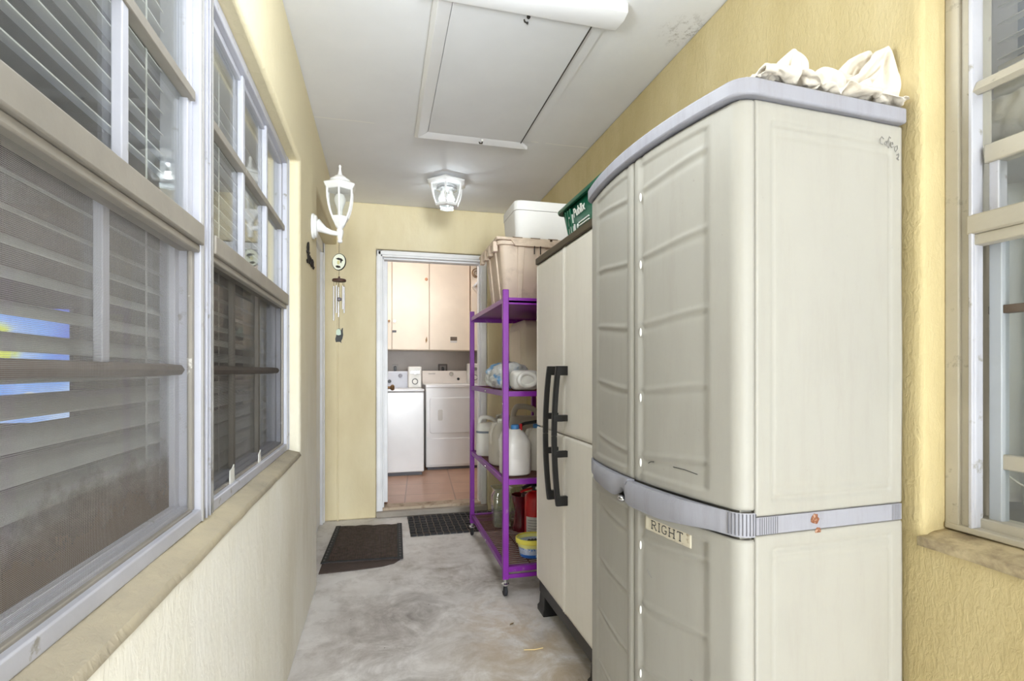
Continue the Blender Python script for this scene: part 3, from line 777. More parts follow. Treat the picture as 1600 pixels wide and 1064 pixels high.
# ------------------------------------------------------------------ near cabinet (bowed cream resin)
CW, CD, BOW = .70, .452, .037
cab = thing('resin_storage_cabinet', 'tall cream resin cabinet with bowed doors, grey lid and grey handles', 'storage cabinet', (.702, .895, 0), R(2.7))
def front_path(side, off=0, n=34, y_end=.349):
    """outline from the seam to the rounded corner; side 'n' near, 'f' far. returns (x, y, nx, ny, s)"""
    out = []; rc = .034
    def bow(y): return -BOW*(1-((y-.35)/.318)**2) if abs(y-.35) < .318 else 0
    for k in range(n+1):
        y = y_end + (rc - y_end)*k/n
        x = bow(y); dx = BOW*2*(y-.35)/.318**2
        l = math.hypot(1, dx); out.append((x, y, -1/l, dx/l))
    for k in range(1, 9):
        a = R(90*k/8); out.append((rc-rc*math.cos(a), rc-rc*math.sin(a), -math.cos(a), -math.sin(a)))
    out.append((rc+.006, 0, 0, -1))
    res = []
    for x, y, nx, ny in out:
        if side == 'f': y, ny = CW-y, -ny
        res.append((x+nx*off, y+ny*off, nx, ny))
    return res
def sm(a, b, x):
    t = max(0, min(1, (x-a)/(b-a))); return t*t*(3-2*t)
def door_mesh(side, z0, z1, ridges, nz):
    P = front_path(side); mb = MB(); n = len(P)-1
    def f(u, v):
        i = round(u*n); x, y, nx, ny = P[i]; z = z0+(z1-z0)*v
        t = (.35-y if side == 'n' else y-.35)           # distance from the seam
        inp = sm(.034, .040, t)*(1-sm(.262, .268, t))*sm(z0+.022, z0+.032, z)*(1-sm(z1-.030, z1-.020, z))
        d = .0045*inp
        for q in ridges:                                # soft horizontal steps across the panel
            lo = q + .012*math.sin((t-.15)*9)
            d -= .0032*inp*math.exp(-((z-lo)/.007)**2) * (1-.4*sm(.2, .26, t))
            d += .0022*inp*math.exp(-((z-lo+.014)/.010)**2)
        d += .0012*inp*noise.noise((t*8, z*6, 3 if side == 'n' else 9))
        d += .004*math.exp(-((t-.037)/.0022)**2)*(sm(z0, z0+.004, z))
        e = .004*(1-sm(0, .006, t)) + .003*(1-sm(0, .006, z-z0)) + .003*(1-sm(0, .006, z1-z))
        d += e
        return (x-nx*d, y-ny*d, z)
    mb.grid(f, n, nz); return mb
RUP = [1.62, 1.445, 1.270, 1.10, .932]; RLO = [.718, .550, .385, .22]
for side, nm in (('n', 'near'), ('f', 'far')):
    du = obj('upper_door', door_mesh(side, .852, 1.697, RUP, 260), RESIN, cab, solid=(-.012 if side == 'n' else .012), sharp=60)
    dl = obj('lower_door', door_mesh(side, .075, .792, RLO, 220), RESIN, cab, solid=(-.012 if side == 'n' else .012), sharp=60)
    if side == 'n': near_low = dl; near_up = du
    for q in (RUP + RLO if side == 'n' else []):
        P = front_path(side, .0005, 200); t = min(P, key=lambda p: abs(abs(p[1]-.35)-.037))
        obj('hinge_nub', MB().sphere((t[0], t[1], q-.03), .003, .003, .011, 10, 8), WHITEP, du if q > .8 else dl)
# side panels with embossed frames
def side_panel(yp, z0, z1, nz, gz0, gz1, inv):
    mb = MB()
    def f(u, v):
        x = .042+(CD-.042)*u; z = z0+(z1-z0)*v
        ux = (x-.042)/(CD-.042)
        fr = lambda a, b, w: math.exp(-((a-b)/w)**2)
        inx = sm(.10, .12, ux)*(1-sm(.90, .92, ux)); inz = sm(gz0-.004, gz0, z)*(1-sm(gz1, gz1+.004, z))
        d = .004*(fr(z, gz0, .006)*inx + fr(z, gz1, .006)*inx + (fr(ux, .11, .011)+fr(ux, .91, .011))*.55*inz)
        d += .0020*(fr(z, gz0+.022, .007)+fr(z, gz1-.022, .007))*inx
        d += .0015*noise.noise((x*5, z*4, 2))
        d += .003*(1-sm(0, .006, z-z0)) + .003*(1-sm(0, .006, z1-z)) + .003*(1-sm(0, .005, x-.042))
        return (x, yp+d*inv, z)
    mb.grid(f, 90, nz); return mb
for yp, inv in ((0.0, 1), (CW, -1)):
    up = obj('side_panel', side_panel(yp, .838, 1.700, 200, .872, 1.655, inv), RESIN, cab, solid=(-.012 if inv > 0 else .012), sharp=60)
    lo = obj('side_panel', side_panel(yp, .06, .799, 180, .115, .765, inv), RESIN, cab, solid=(-.012 if inv > 0 else .012), sharp=60)
    if inv > 0: near_side_up, near_side_lo = up, lo
    a, b = (.0005, .010) if inv > 0 else (CW-.010, CW-.0005)
    bd = obj('side_band', MB().box(.043, CD, a, b, .800, .837), GREYP, cab, bevel=.001)
    if inv > 0:
        side_band = bd
        for xs_ in ([.053+.0056*k for k in range(9)], [CD-.030+.0046*k for k in range(6)]):
            g = MB()
            for x in xs_: g.box(x, x+.0018, a-.0003, a+.002, .801, .836)
            obj('ribbing', g, GREYD, bd)
obj('carcass', MB().box(.015, CD-.004, .014, CW-.014, .04, 1.70), RESIN, cab)
obj('base', MB().box(.02, CD-.01, .01, CW-.01, 0, .06), RESIN, cab)
# lid
Pn = [(p[0], p[1]) for p in front_path('n', .014)]; Pf = [(p[0], p[1]) for p in front_path('f', .014)]
poly = Pf[::-1] + Pn + [(CD, -.014+.002), (CD, CW+.012)]
lid = obj('lid', MB().prism(poly, 1.701, 1.736, 'z'), GREYP, cab, bevel=.005, seg=3)
# handle band: two bars bulging from the doors
def handle(side, zlo, zhi, y_end=.348, cut=False):
    P = front_path(side, 0, 40, y_end); n = len(P); rs = []
    for i, (x, y, nx, ny) in enumerate(P):
        t = abs(y-.35)
        o = .006 + .020*(1-sm(.20, .32, t)) 
        zl = zlo - .016*(1-sm(.10, .30, t)); zh = zhi
        if i > n-11: o = .003
        if cut: o -= .012*math.exp(-((t-.045)/.035)**2)*1.0
        prof = [(-.006, zl+.004), (o*.55, zl), (o, zl+.012), (o, zh-.012), (o*.72, zh), (-.006, zh-.002)]
        if cut:   # finger hollow under the bar by the seam
            lift = .030*math.exp(-((t-.040)/.030)**2)
            prof = [(-.006, zl+.004+lift), (o*.4, zl+lift), (o*.9, zl+.010+lift*.8), (o, zh-.012), (o*.72, zh), (-.006, zh-.002)]
        rs.append([(x+nx*q, y+ny*q, z) for q, z in prof])
    return MB().rings(rs)
hn = obj('handle', handle('n', .798, .848), GREYP, cab, sharp=50)
hf = obj('handle', handle('f', .804, .852, .346, True), GREYP, cab, sharp=50)
g = MB(); P = front_path('n', .0035)
for i in range(len(P)-9, len(P)):
    x, y, nx, ny = P[i]
    g.tube([(x, y, .802), (x, y, .846)], .0009, 5)
obj('ribbing', g, GREYD, hn)
lt = MB(); P = front_path('n', .0, 40, .349)
lt.sphere((-BOW-.014, .385, .793), .012, .014, .009, 14, 10); lt.sphere((-BOW-.010, .405, .786), .006, .01, .006, 12, 8)
obj('latch', lt, CHROME, hf)
o = MB().sphere((-.006, .086, .812), .003, .008, .007, 12, 8); obj('screw_cap', o, GREYP, hn)

# RIGHT sticker on the lower near door
def on_door(t, z, off):
    P = front_path('n', off, 300); p = min(P[:301], key=lambda p: abs(p[1]-t)); return (p[0], p[1], z)
L0, L1, Zs0, Zs1 = .292, .130, .737, .771
lab = MB()
lab.grid(lambda u, v: on_door(L0+(L1-L0)*u, Zs0+(Zs1-Zs0)*v + .002*noise.noise((u*6, v*3, 7)) - .004*(v)*(u > .9), -.0028 + (.003 if u < .08 else 0)*(1-u/.08)), 30, 4)
lo_ = obj('name_sticker', lab, M('yellowed_label', S(208,200,180), .6, var=.08, dirt=S(120,96,64), dscale=40, dlo=.58, dhi=.72), near_low, solid=.0008)
GL = {'R': [[(0,0),(0,1)],[(0,1),(.45,1),(.6,.86),(.6,.66),(.45,.52),(0,.52)],[(.3,.52),(.7,0)],[(-.12,0),(.14,0)],[(-.12,1),(.1,1)],[(.6,0),(.8,0)]],
      'I': [[(.15,0),(.15,1)],[(0,0),(.3,0)],[(0,1),(.3,1)]],
      'G': [[(.72,.8),(.6,.95),(.38,1),(.15,.9),(.02,.65),(.02,.35),(.15,.1),(.38,0),(.62,.06),(.7,.15),(.7,.42)],[(.5,.42),(.82,.42)]],
      'H': [[(.05,0),(.05,1)],[(.7,0),(.7,1)],[(.05,.5),(.7,.5)],[(-.08,0),(.18,0)],[(-.08,1),(.18,1)],[(.57,0),(.83,0)],[(.57,1),(.83,1)]],
      'T': [[(.38,0),(.38,1)],[(0,.85),(.02,1),(.74,1),(.76,.85)],[(.25,0),(.51,0)]]}
lm = MB(); adv = 0; tot = .155
for ch, wd in zip('RIGHT', (.95, .5, 1.05, 1.05, .8)):
    for st in GL[ch]:
        pts = []
        for a, b in st:
            t = L0 - .026 - (adv+a*.9)*.026; z = Zs0+.007+b*.020
            pts.append(on_door(t, z, -.0022))
        lm.tube(pts, .0013, 6)
    adv += wd
obj('lettering', lm, INK, lo_)
# faded pen marks high on the side, and rust and glue marks lower down
pm = MB()
def pen(pts, r=.0009):
    pm.tube([(.385+(x-x0)*.55, -.0004, 1.652+(z-z0)*.60) for x, z in pts], r*.75, 5)
x0, z0 = .345, 1.600
pen([(x0+.020,z0+.018),(x0+.008,z0+.026),(x0,z0+.014),(x0+.002,z0),(x0+.014,z0-.004)], .0012)
pen([(x0+.030,z0+.012),(x0+.024,z0+.004),(x0+.028,z0-.003),(x0+.034,z0+.004),(x0+.034,z0+.012),(x0+.036,z0-.004)])
pen([(x0+.058,z0+.026),(x0+.050,z0+.030),(x0+.046,z0+.020),(x0+.046,z0-.012)], .0016); pen([(x0+.038,z0+.012),(x0+.056,z0+.012)])
pen([(x0+.058,z0+.002),(x0+.070,z0+.004),(x0+.068,z0+.012),(x0+.060,z0+.010),(x0+.058,z0-.002),(x0+.064,z0-.008),(x0+.074,z0-.004)], .0014)
pen([(x0+.082,z0-.004),(x0+.094,z0+.002),(x0+.096,z0-.010),(x0+.086,z0-.022),(x0+.080,z0-.016),(x0+.082,z0-.006)], .0014)
pen([(x0+.092,z0-.034),(x0+.100,z0-.028),(x0+.104,z0-.036),(x0+.096,z0-.050),(x0+.090,z0-.046),(x0+.104,z0-.052)], .0018)
obj('pen_marks', pm, INKG, near_side_up)
def blob(parent, name, cx, cz, r, mat, seed, off):
    rng = random.Random(seed)
    pts = [(cx+r*rng.uniform(.7, 1.1)*math.cos(2*PI*k/14), cz+r*rng.uniform(.8, 1.25)*math.sin(2*PI*k/14)) for k in range(14)]
    obj(name, MB().prism(pts, off, off+.0006, 'y'), mat, parent)
RS = M('rust_stain', S(122,74,48), .8, var=.3, scale=120, dirt=S(170,140,120), dscale=110, dlo=.5, dhi=.62)
blob(side_band, 'rust_stain', .198, .822, .0115, RS, 2, -.0003); blob(near_side_lo, 'rust_stain', .206, .794, .009, RS, 5, -.0001)
GS = M('glue_residue', S(168,160,148), .8, var=.2, scale=90)
blob(near_side_lo, 'glue_residue', .068, .782, .009, GS, 3, .0001); blob(near_side_lo, 'glue_residue', .071, .766, .009, GS, 8, .0001)
sc = MB()
for (t0, za, t1, zb) in ((.285, .905, .262, .912), (.19, .912, .115, .908), (.15, .935, .13, .937)):
    sc.tube([on_door(t0, za, -.004), on_door((t0+t1)/2, (za+zb)/2+.002, -.004), on_door(t1, zb, -.0042)], .0009, 5)
obj('scuff_marks', sc, INK, near_up)
sc = MB(); sc.tube([on_door(.29, .632, -.0044), on_door(.272, .618, -.0044)], .0014, 5)
sc.tube([on_door(.135, .437, -.0044), on_door(.10, .441, -.0044)], .0011, 5)
obj('scuff_marks', sc, INKG, near_low)

# ------------------------------------------------------------------ drop cloth heaped on the lid
def ridge(x): return 1-abs(2*(x-math.floor(x))-1)
def crumple():
    """drop a flat sheet on a slab, gather it at a few held points and keep the settled shape as a plain mesh"""
    scn = bpy.context.scene
    slab = obj('slab', MB().box(-.6, 1.0, -.6, 1.2, -.1, 0), CANVAS)
    slab.modifiers.new('c', 'COLLISION'); slab.collision.thickness_outer = .004; slab.collision.cloth_friction = 8
    NU, NV, W, D = 76, 54, .66, .44
    held = {(0,0):(.045,.0,.008), (.22,0):(.12,-.002,.010), (.42,0):(.20,-.004,.016), (.62,0):(.28,-.010,.034), (.80,0):(.36,-.014,.016), (.97,0):(.440,-.008,.012),
        (0,1):(.07,.2,.006), (.10,.45):(.075,.05,.035), (.27,.5):(.14,.075,.098), (.42,.42):(.205,.06,.134), (.52,.62):(.250,.09,.120), (.60,.36):(.275,.035,.088), (.72,.55):(.320,.06,.100),
        (.82,.30):(.370,.02,.070), (.90,.52):(.400,.045,.125), (1,.46):(.450,.03,.168), (.97,.72):(.432,.06,.172), (.91,.80):(.385,.075,.150), (.86,1):(.345,.10,.115), (.5,1):(.25,.2,.006), (.72,1):(.34,.2,.02), (.25,1):(.15,.2,.006)}
    m = MB(); m.grid(lambda u, v: (.25+W*(u-.5), .12+D*(v-.5), .14+.012*noise.noise((u*15, v*11, 3))), NU, NV)
    sheet = obj('sheet', m, CANVAS, sharp=180)
    sheet.shape_key_add(name='flat'); k = sheet.shape_key_add(name='gathered'); vg = sheet.vertex_groups.new(name='held')
    for (u, v), p in held.items():
        a = round(u*NU)*(NV+1)+round(v*NV); vg.add([a], 1, 'REPLACE'); k.data[a].co = p
    k.value = 0; k.keyframe_insert('value', frame=2); k.value = 1; k.keyframe_insert('value', frame=34)
    c = sheet.modifiers.new('cloth', 'CLOTH'); s = c.settings
    s.quality = 8; s.mass = .25; s.tension_stiffness = 20; s.compression_stiffness = 20; s.shear_stiffness = 8; s.bending_stiffness = 2.0; s.air_damping = 3
    s.vertex_group_mass = 'held'; s.pin_stiffness = 1
    q = c.collision_settings; q.use_self_collision = True; q.self_distance_min = .003; q.distance_min = .004; q.collision_quality = 2
    c.point_cache.frame_start = 1; c.point_cache.frame_end = 60
    for f in range(1, 47): scn.frame_set(f)
    me = bpy.data.meshes.new_from_object(sheet.evaluated_get(bpy.context.evaluated_depsgraph_get()))
    bpy.data.objects.remove(sheet); bpy.data.objects.remove(slab); scn.frame_set(1)
    return me
me = crumple(); me.name = 'drop_cloth'
cloth_o = bpy.data.objects.new('drop_cloth', me); C.objects.link(cloth_o)
cloth_o.location = (cab.location[0], cab.location[1], 1.7375); cloth_o.rotation_euler = (0, 0, R(2.7))
mo_ = cloth_o.modifiers.new('s', 'SOLIDIFY'); mo_.thickness = .0022
mo_ = cloth_o.modifiers.new('u', 'SUBSURF'); mo_.levels = 1; mo_.render_levels = 1
tag(cloth_o, 'crumpled off-white canvas cloth heaped on top of the bowed cream cabinet', 'cloth')
# ------------------------------------------------------------------ second cabinet (flat doors, dark lid)
ux, uy0, uy1 = .72, 1.632, 2.360
u = thing('utility_cabinet', 'beige two-door utility cabinet with black bar handles and dark brown lid', 'utility cabinet', (ux, uy0, 0))
W2 = uy1-uy0; ys = 1.983-uy0
obj('carcass', MB().box(.020, .43, .004, W2-.004, .125, 1.650), RESIN2, u)
obj('lid', MB().box(-.004, .435, -.002, W2+.004, 1.650, 1.680), DKBROWN, u, bevel=.004)
obj('plinth', MB().box(.012, .42, .01, W2-.01, .085, .148), BLACKP, u, bevel=.004)
for yy in (.055, W2-.055):
    for xx in (.045, .375):
        m = MB().rings([[(xx+a*s*.045, yy+b*s*.05, z) for a, b in ((-1,-1),(1,-1),(1,1),(-1,1))] for z, s in ((.0, .95), (.022, .95), (.034, .8), (.09, .72))])
        obj('foot', m, BLACKP, u, bevel=.003)
ZS = .878
for (a, b, dark) in ((ys+.0015, W2-.001, 0), (.001, ys-.0015, 1)):
    for z0, z1 in ((.148, ZS-.003), (ZS+.003, 1.648)):
        m = MB()
        e = .022
        y_in = a if not dark else b      # edge by the seam carries a raised lip
        def f(p, q, a=a, b=b, z0=z0, z1=z1, dark=dark):
            y = a+(b-a)*p; z = z0+(z1-z0)*q
            t = (y-a) if not dark else (b-y)
            d = .0030*sm(.010, .013, t)*(1-sm(b-a-.013, b-a-.009, t))
            d += .004*(1-sm(0, .005, min(t, b-a-t))) + .003*(1-sm(0, .004, min(z-z0, z1-z)))
            return (d, y, z)
        m.grid(f, 120, 60)
        obj('upper_door' if z0 > .5 else 'lower_door', m, RESIN2, u, solid=.018, sharp=60)
doors = {('u', 'far'): u.children[-4] if False else None}
kids = [c for c in u.children if c.name.startswith(('upper_door', 'lower_door'))]
def far_near(lst): return lst
low_far, up_far, low_near, up_near = kids if len(kids) == 4 else (kids+[None]*4)[:4]
bump_ = {'far': (low_far, up_far), 'near': (low_near, up_near)}
for side, yc in (('far', 2.060-uy0), ('near', 1.948-uy0)):
    zt, zb = 1.160, .598
    for up in (1, 0):
        m = MB(); par = bump_[side][up]
        za, zc = (ZS+.001, zt) if up else (zb, ZS-.001)
        def bx(z): q = (z-(zt+zb)/2)/((zt-zb)/2); return -.040-.018*(1-q*q)
        rs = []
        for k in range(17):
            z = za+(zc-za)*k/16; x = bx(z)
            rs.append([(x, yc-.010, z), (x-.004, yc-.006, z), (x-.004, yc+.006, z), (x, yc+.010, z), (x+.016, yc+.009, z), (x+.016, yc-.009, z)])
        m.rings(rs)
        hd_ = obj('bar_handle', m, BLACKP, par, sharp=40)
        for z in ((zt-.019, ZS+.072) if up else (zb+.019, ZS-.072)):
            h_ = .019 if z in (zt-.019, zb+.019) else .013
            m = MB().box(bx(z)+.002, .004, yc-.010, yc+.010, z-h_, z+h_)
            obj('handle_mount', m, BLACKP, par, bevel=.002)

# green shopping basket on top
gb = thing('shopping_basket', 'dark green plastic shopping basket on the dark lid of the beige cabinet', 'basket', (.785, 1.70, 1.684))
L = .49; Dp = .30
def brect(s0x, s1x, s0y, s1y, z): return [(x, y, z) for x, y in rrect(s0x, s1x, s0y, s1y, .03, 5)]
m = MB(); m.rings([brect(.020, Dp-.02, .05, L-.05, 0), brect(.018, Dp-.018, .048, L-.048, .004), brect(.0, Dp, .0, L, .165)], caps=False)
m.f([m.v(p) for p in brect(.020, Dp-.02, .05, L-.05, .001)])
obj('body', m, GREENP, gb, solid=-.003)
m = MB()
for off, z in ((-.016, .160), (-.018, .164), (-.018, .172), (-.014, .176), (.003, .176), (.003, .160)):
    pass
rs = [brect(-o, Dp+o, -o, L+o, z) for o, z in ((.002, .160), (.016, .158), (.018, .163), (.018, .171), (.014, .176), (.0, .176), (-.003, .168))]
m.rings(rs, closed=True); obj('rim', m, GREENP, gb)
for yy in (L-.075, L-.10, L-.125):
    m = MB().tube([(.016, yy-.002, .012), (-.004, yy+.004, .150)], .005, 8); obj('rib', m, GREENP, gb)
WHT = M('white_print', S(238,240,236), .6)
tilt = math.atan2(.020, .165)
face = Matrix.Translation((.0, 0, .165)) @ Matrix.Rotation(tilt, 4, 'Y').inverted()
def face_mat(y, z, size_rot=True):
    # letters run towards -y on the aisle side of the basket
    x = .020*(1-z/.165) - .0022
    return Matrix.Translation((x-.0015, y, z)) @ Matrix(((0,-.121,-1,0),(-1,0,0,0),(0,1,0,0),(0,0,0,1)))
text('lettering', 'Publix', .050, WHT, gb, face_mat(L-.150, .106), .0008, bold=.0010)
m = MB()   # cutlery-like mark beside the name, and the two small lines of print under it
for y0, y1 in ((L-.088, L-.082), (L-.130, L-.124)):
    xx = lambda z: .020*(1-z/.165)-.0030
    for k, (dy, z0, z1) in enumerate(((0, .03, .075), (0, .088, .125), (-.014, .02, .08))):
        m.rings([[(xx(z)-.001, y0+dy-.005, z), (xx(z)-.001, y1+dy, z), (xx(z)+.003, y1+dy, z), (xx(z)+.003, y0+dy-.005, z)] for z in (z0, z1)])
m.sphere((xx(.135), L-.115, .130), .003, .006, .007); m.sphere((xx(.135), L-.098, .118), .003, .006, .007)
obj('printed_mark', m, WHT, gb)
m = MB()
for z in (.058, .070):
    m.rings([[(xx(z)-.001, L-.195, z), (xx(z)-.001, L-.30, z), (xx(z)+.002, L-.30, z), (xx(z)+.002, L-.195, z)], [(xx(z+.005)-.001, L-.195, z+.005), (xx(z+.005)-.001, L-.30, z+.005), (xx(z+.005)+.002, L-.30, z+.005), (xx(z+.005)+.002, L-.195, z+.005)]])
m.sphere((xx(.062), L-.18, .064), .003, .008, .010)
obj('small_print', m, WHT, gb)

# ------------------------------------------------------------------ purple rack
rx0, rx1, ry0, ry1 = .590, 1.065, 2.505, 3.525
rk = thing('wheeled_rack', 'purple metal shelving rack on casters beside the beige cabinet', 'shelving rack', (rx0, ry0, 0))
RW, RL = rx1-rx0, ry1-ry0; PT = .030
for x in (0, RW-PT):
    for y in (0, RL-PT):
        o = obj('post', MB().box(x, x+PT, y, y+PT, .088, 1.552), PURPLE, rk, bevel=.003)
        if x == 0 and y == 0: obj('screw', MB().sphere((-.0005, .012, .975), .004), CHROME, o); 
levels = [.150, .590, 1.037, 1.512]
for i, z in enumerate(levels):
    m = MB()
    for x0 in (.004, RW-.028): m.box(x0, x0+.024, PT, RL-PT, z-.006, z-.001) if False else None
    e = .026
    m.box(.006, .010, PT-.004, RL-PT+.004, z-e, z); m.box(.010, .030, PT-.004, RL-PT+.004, z-.004, z)
    m.box(RW-.010, RW-.006, PT-.004, RL-PT+.004, z-e, z); m.box(RW-.030, RW-.010, PT-.004, RL-PT+.004, z-.004, z)
    m.box(PT-.004, RW-PT+.004, .004, .009, z-e, z); m.box(PT-.004, RW-PT+.004, .009, .030, z-.004, z)
    m.box(PT-.004, RW-PT+.004, RL-.009, RL-.004, z-e, z); m.box(PT-.004, RW-PT+.004, RL-.030, RL-.009, z-.004, z)
    if i in (0, 3):
        zz = z-.058 if i == 0 else z-.034
        m.box(PT-.004, RW-PT+.004, .004, .012, zz, zz+.020); m.box(PT-.004, RW-PT+.004, RL-.012, RL-.004, zz, zz+.020)
    sh = obj('shelf', m, PURPLE, rk, bevel=.001)
    if i == 3:
        obj('sheet_panel', MB().box(.012, RW-.012, .012, RL-.012, z-.008, z-.0045), PURPLE, sh)
    else:
        m = MB(); n = 34
        for k in range(n):
            y = .045 + (RL-.09)*k/(n-1); m.tube([(.012, y, z-.0065), (RW-.012, y, z-.0065)], .0034, 6)
        for x in (.16, .32): m.tube([(x, .03, z-.013), (x, RL-.03, z-.013)], .004, 6)
        obj('wire_deck', m, RUST, sh)
        for y in (RL*.47,):
            obj('screw', MB().sphere((.005, y, z-.014), .006), CHROME, sh)
for x in (PT/2, RW-PT/2):
    for y in (PT/2, RL-PT/2):
        cs = obj('caster', MB().lathe([(.004, .088), (.012, .088), (.012, .070), (.020, .066), (.020, .058), (.004, .058)], x, y, 16), CHROME, rk)
        k = MB().lathe([(.008, -.009), (.026, -.009), (.029, -.006), (.029, .006), (.026, .009), (.008, .009)], n=20)
        k.xf(Matrix.Translation((x, y+.008, .0295)) @ Matrix.Rotation(R(90), 4, 'Y')); obj('wheel', k, RUBBER, cs)
        f_ = MB(); 
        for s in (-1, 1): f_.prism([(y-.008, .06), (y+.012, .06), (y+.014, .026), (y+.002, .026)], x+s*.012-.001, x+s*.012+.001, 'x')
        obj('fork', f_, CHROME, cs)

# flip-top tote on the top shelf
tx, ty, tz = .612, 2.715, 1.514
t_ = thing('storage_tote', 'taupe plastic tote with interlocking lid on the top shelf of the purple rack', 'tote', (tx, ty, tz))
TW, TL, TH = .60, .44, .345
def trect(i, z, n=5): return [(x, y, z) for x, y in rrect(i, TW-i, i, TL-i, .028, n)]
m = MB().rings([trect(.050, 0), trect(.046, .006), trect(.012, TH-.02), trect(.010, TH)])
body = obj('body', m, TOTE, t_)
m = MB()
for fx in (.22, .42, .62, .80):                                   # flutes on the near side and left side
    x = TW*fx
    m.rings([[(x-.020*s, .046-.034*q-.006, z), (x+.020*s, .046-.034*q-.006, z), (x+.024*s, .046-.034*q+.01, z), (x-.024*s, .046-.034*q+.01, z)] for z, q, s in ((.008, 0, .6), (TH-.03, 1, 1))])
for fy in (.3, .68):
    y = TL*fy
    m.rings([[(.046-.034*q-.006, y-.018*s, z), (.046-.034*q-.006, y+.018*s, z), (.046-.034*q+.01, y+.022*s, z), (.046-.034*q+.01, y-.022*s, z)] for z, q, s in ((.008, 0, .6), (TH-.05, 1, 1))])
obj('fluting', m, TOTE, body, bevel=.003)
m = MB().rings([[(x, y, z) for x, y in rrect(-.004, TW+.004, -.004, TL+.004, .03)] for z in (TH-.028, TH-.006)])
obj('rim', m, TOTE, t_, bevel=.003)
m = MB().box(-.012, TW*.49, -.012, TL+.010, TH-.004, TH+.012); lf = obj('lid_flap', m, TOTE, t_, bevel=.004)
m2 = MB().box(TW*.51, TW+.012, -.012, TL+.010, TH-.004, TH+.012); obj('lid_flap', m2, TOTE, t_, bevel=.004)
m = MB()
m.rings([[(-.004+TW*a, -.013, z0), (-.004+TW*b, -.013, z0), (-.004+TW*b, -.004, z0), (-.004+TW*a, -.004, z0)] for (a, b, z0) in ((.16, 1.0, TH-.034), (.12, 1.0, TH-.002))])
obj('lid_skirt', m, TOTE, lf, bevel=.002)
for k in range(4):                                                 # hinge teeth along the left end
    m = MB(); y = .03 + k*.115; m.box(-.022, .004, y, y+.05, TH-.062, TH-.006); m.box(-.022, .0, y+.05, y+.075, TH-.022, TH-.004)
    obj('hinge_tooth', m, TOTE, t_, bevel=.003)
m = MB()
for x in (.20, .235): m.box(x, x+.004, -.014, -.006, TH-.075, TH-.030)
obj('wire_loop', m, DARKM, t_)
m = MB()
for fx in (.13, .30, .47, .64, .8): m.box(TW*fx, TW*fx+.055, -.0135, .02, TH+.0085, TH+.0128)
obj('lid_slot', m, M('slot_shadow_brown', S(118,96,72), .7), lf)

# foam cooler on the tote
fc = thing('foam_cooler', 'white foam cooler box sitting on the lid of the taupe tote', 'cooler', (.708, 2.725, tz+TH+.013))
def frect(i, z, r=.035): return [(x, y, z) for x, y in rrect(i, .42-i, i, .30-i, r, 6)]
obj('tub', MB().rings([frect(.014, 0), frect(.012, .004), frect(.003, .158)]), FOAM, fc)
obj('lid', MB().rings([frect(0, .160), frect(0, .204), frect(.004, .212), frect(.014, .216)]), FOAM, fc)

# --- shelf things
def jug(name, label, cat, loc, rz, w, d, h, mat, neck=.018, cap=None, handle='side', body_frac=.68, group=None, band=None, label_panel=None, cap2=None):
    """blow-moulded jug: rounded square body, sloping shoulder, loop handle, cap"""
    r = thing(name, label, cat, loc, rz, group)
    def sec(fx, z, rr=.35, ox=0):
        a, b = w*fx/2, d*fx/2; q = min(a, b)*rr*2*.99
        return [(x+ox, y, z) for x, y in rrect(-a, a, -b, b, max(.004, min(q, min(a, b)*.98)), 5)]
    hb = h*body_frac
    rs = [sec(.86, 0), sec(.97, .006), sec(1, .02), sec(1, hb*.45), sec(.985, hb*.5), sec(1, hb*.55), sec(1, hb-.012), sec(.96, hb+.005, .42), sec(.72, hb+(h-hb)*.42, .46, .0), sec(.42, hb+(h-hb)*.74, .49), sec(2*neck*1.15/min(w, d), h-.030, .5), sec(2*neck*1.15/min(w, d), h-.012, .5)]
    obj('body', MB().rings(rs), mat, r)
    if cap: 
        co_ = obj('cap', MB().lathe([(neck*1.25, h-.026), (neck*1.25, h-.004), (neck*1.05, h), (.001, h)], n=20), cap, r)
    if handle == 'side':
        px = -w*.47
        pts = [(px*.40, 0, h-.030), (px*.80, 0, h-.034), (px*1.02, 0, hb+.006), (px*1.0, 0, hb-.045), (px*.85, 0, hb-.07)]
        obj('grip', MB().tube(pts, [.012, .014, .015, .014, .012], 10), mat, r)
    return r
def bottle_top_grip(name, label, cat, loc, rz, w, d, h, mat, group=None, band=None):
    """round-cornered bottle with an arched grip across its top"""
    r = thing(name, label, cat, loc, rz, group)
    def sec(a, b, z, rr=.45): return [(x, y, z) for x, y in rrect(-w*a/2, w*a/2, -d*b/2, d*b/2, min(w*a, d*b)*rr, 6)]
    hb = h*.66
    rs = [sec(.92, .92, 0), sec(1, 1, .010), sec(1, 1, hb*.42), sec(.985, .985, hb*.45), sec(1, 1, hb*.48), sec(1, 1, hb-.008), sec(.95, .93, hb+.012), sec(.9, .78, hb+.028), sec(.82, .55, hb+.040)]
    obj('body', MB().rings(rs), mat, r)
    pts = [(-w*.38, 0, hb+.02)] + [(-w*.36+w*.06*(1-math.cos(PI*k/8)) , 0, hb+.045+(h-hb-.058)*math.sin(PI/2*k/8)) for k in range(1, 9)]
    pts += [(-w*.10+w*.36*k/4, 0, h-.012-.001*k*k) for k in range(0, 5)] + [(w*.38, 0, h-.045), (w*.40, 0, hb+.02)]
    obj('grip', MB().tube(pts, .09*w, 12), mat, r)
    if band:
        obj('band', MB().rings([sec(1.012, 1.012, z) for z in (hb*.86, hb*.94)], caps=False), band, r)
    return r
z3 = levels[1]+.001
BANDM = M('slate_band', S(120,128,140), .5)
bottle_top_grip('bleach_bottle', 'white bottle with a grey band and top grip, far left of the jug shelf', 'bottle', (.672, 3.30, z3), R(-12), .148, .125, .258, WHITEP, band=BANDM)
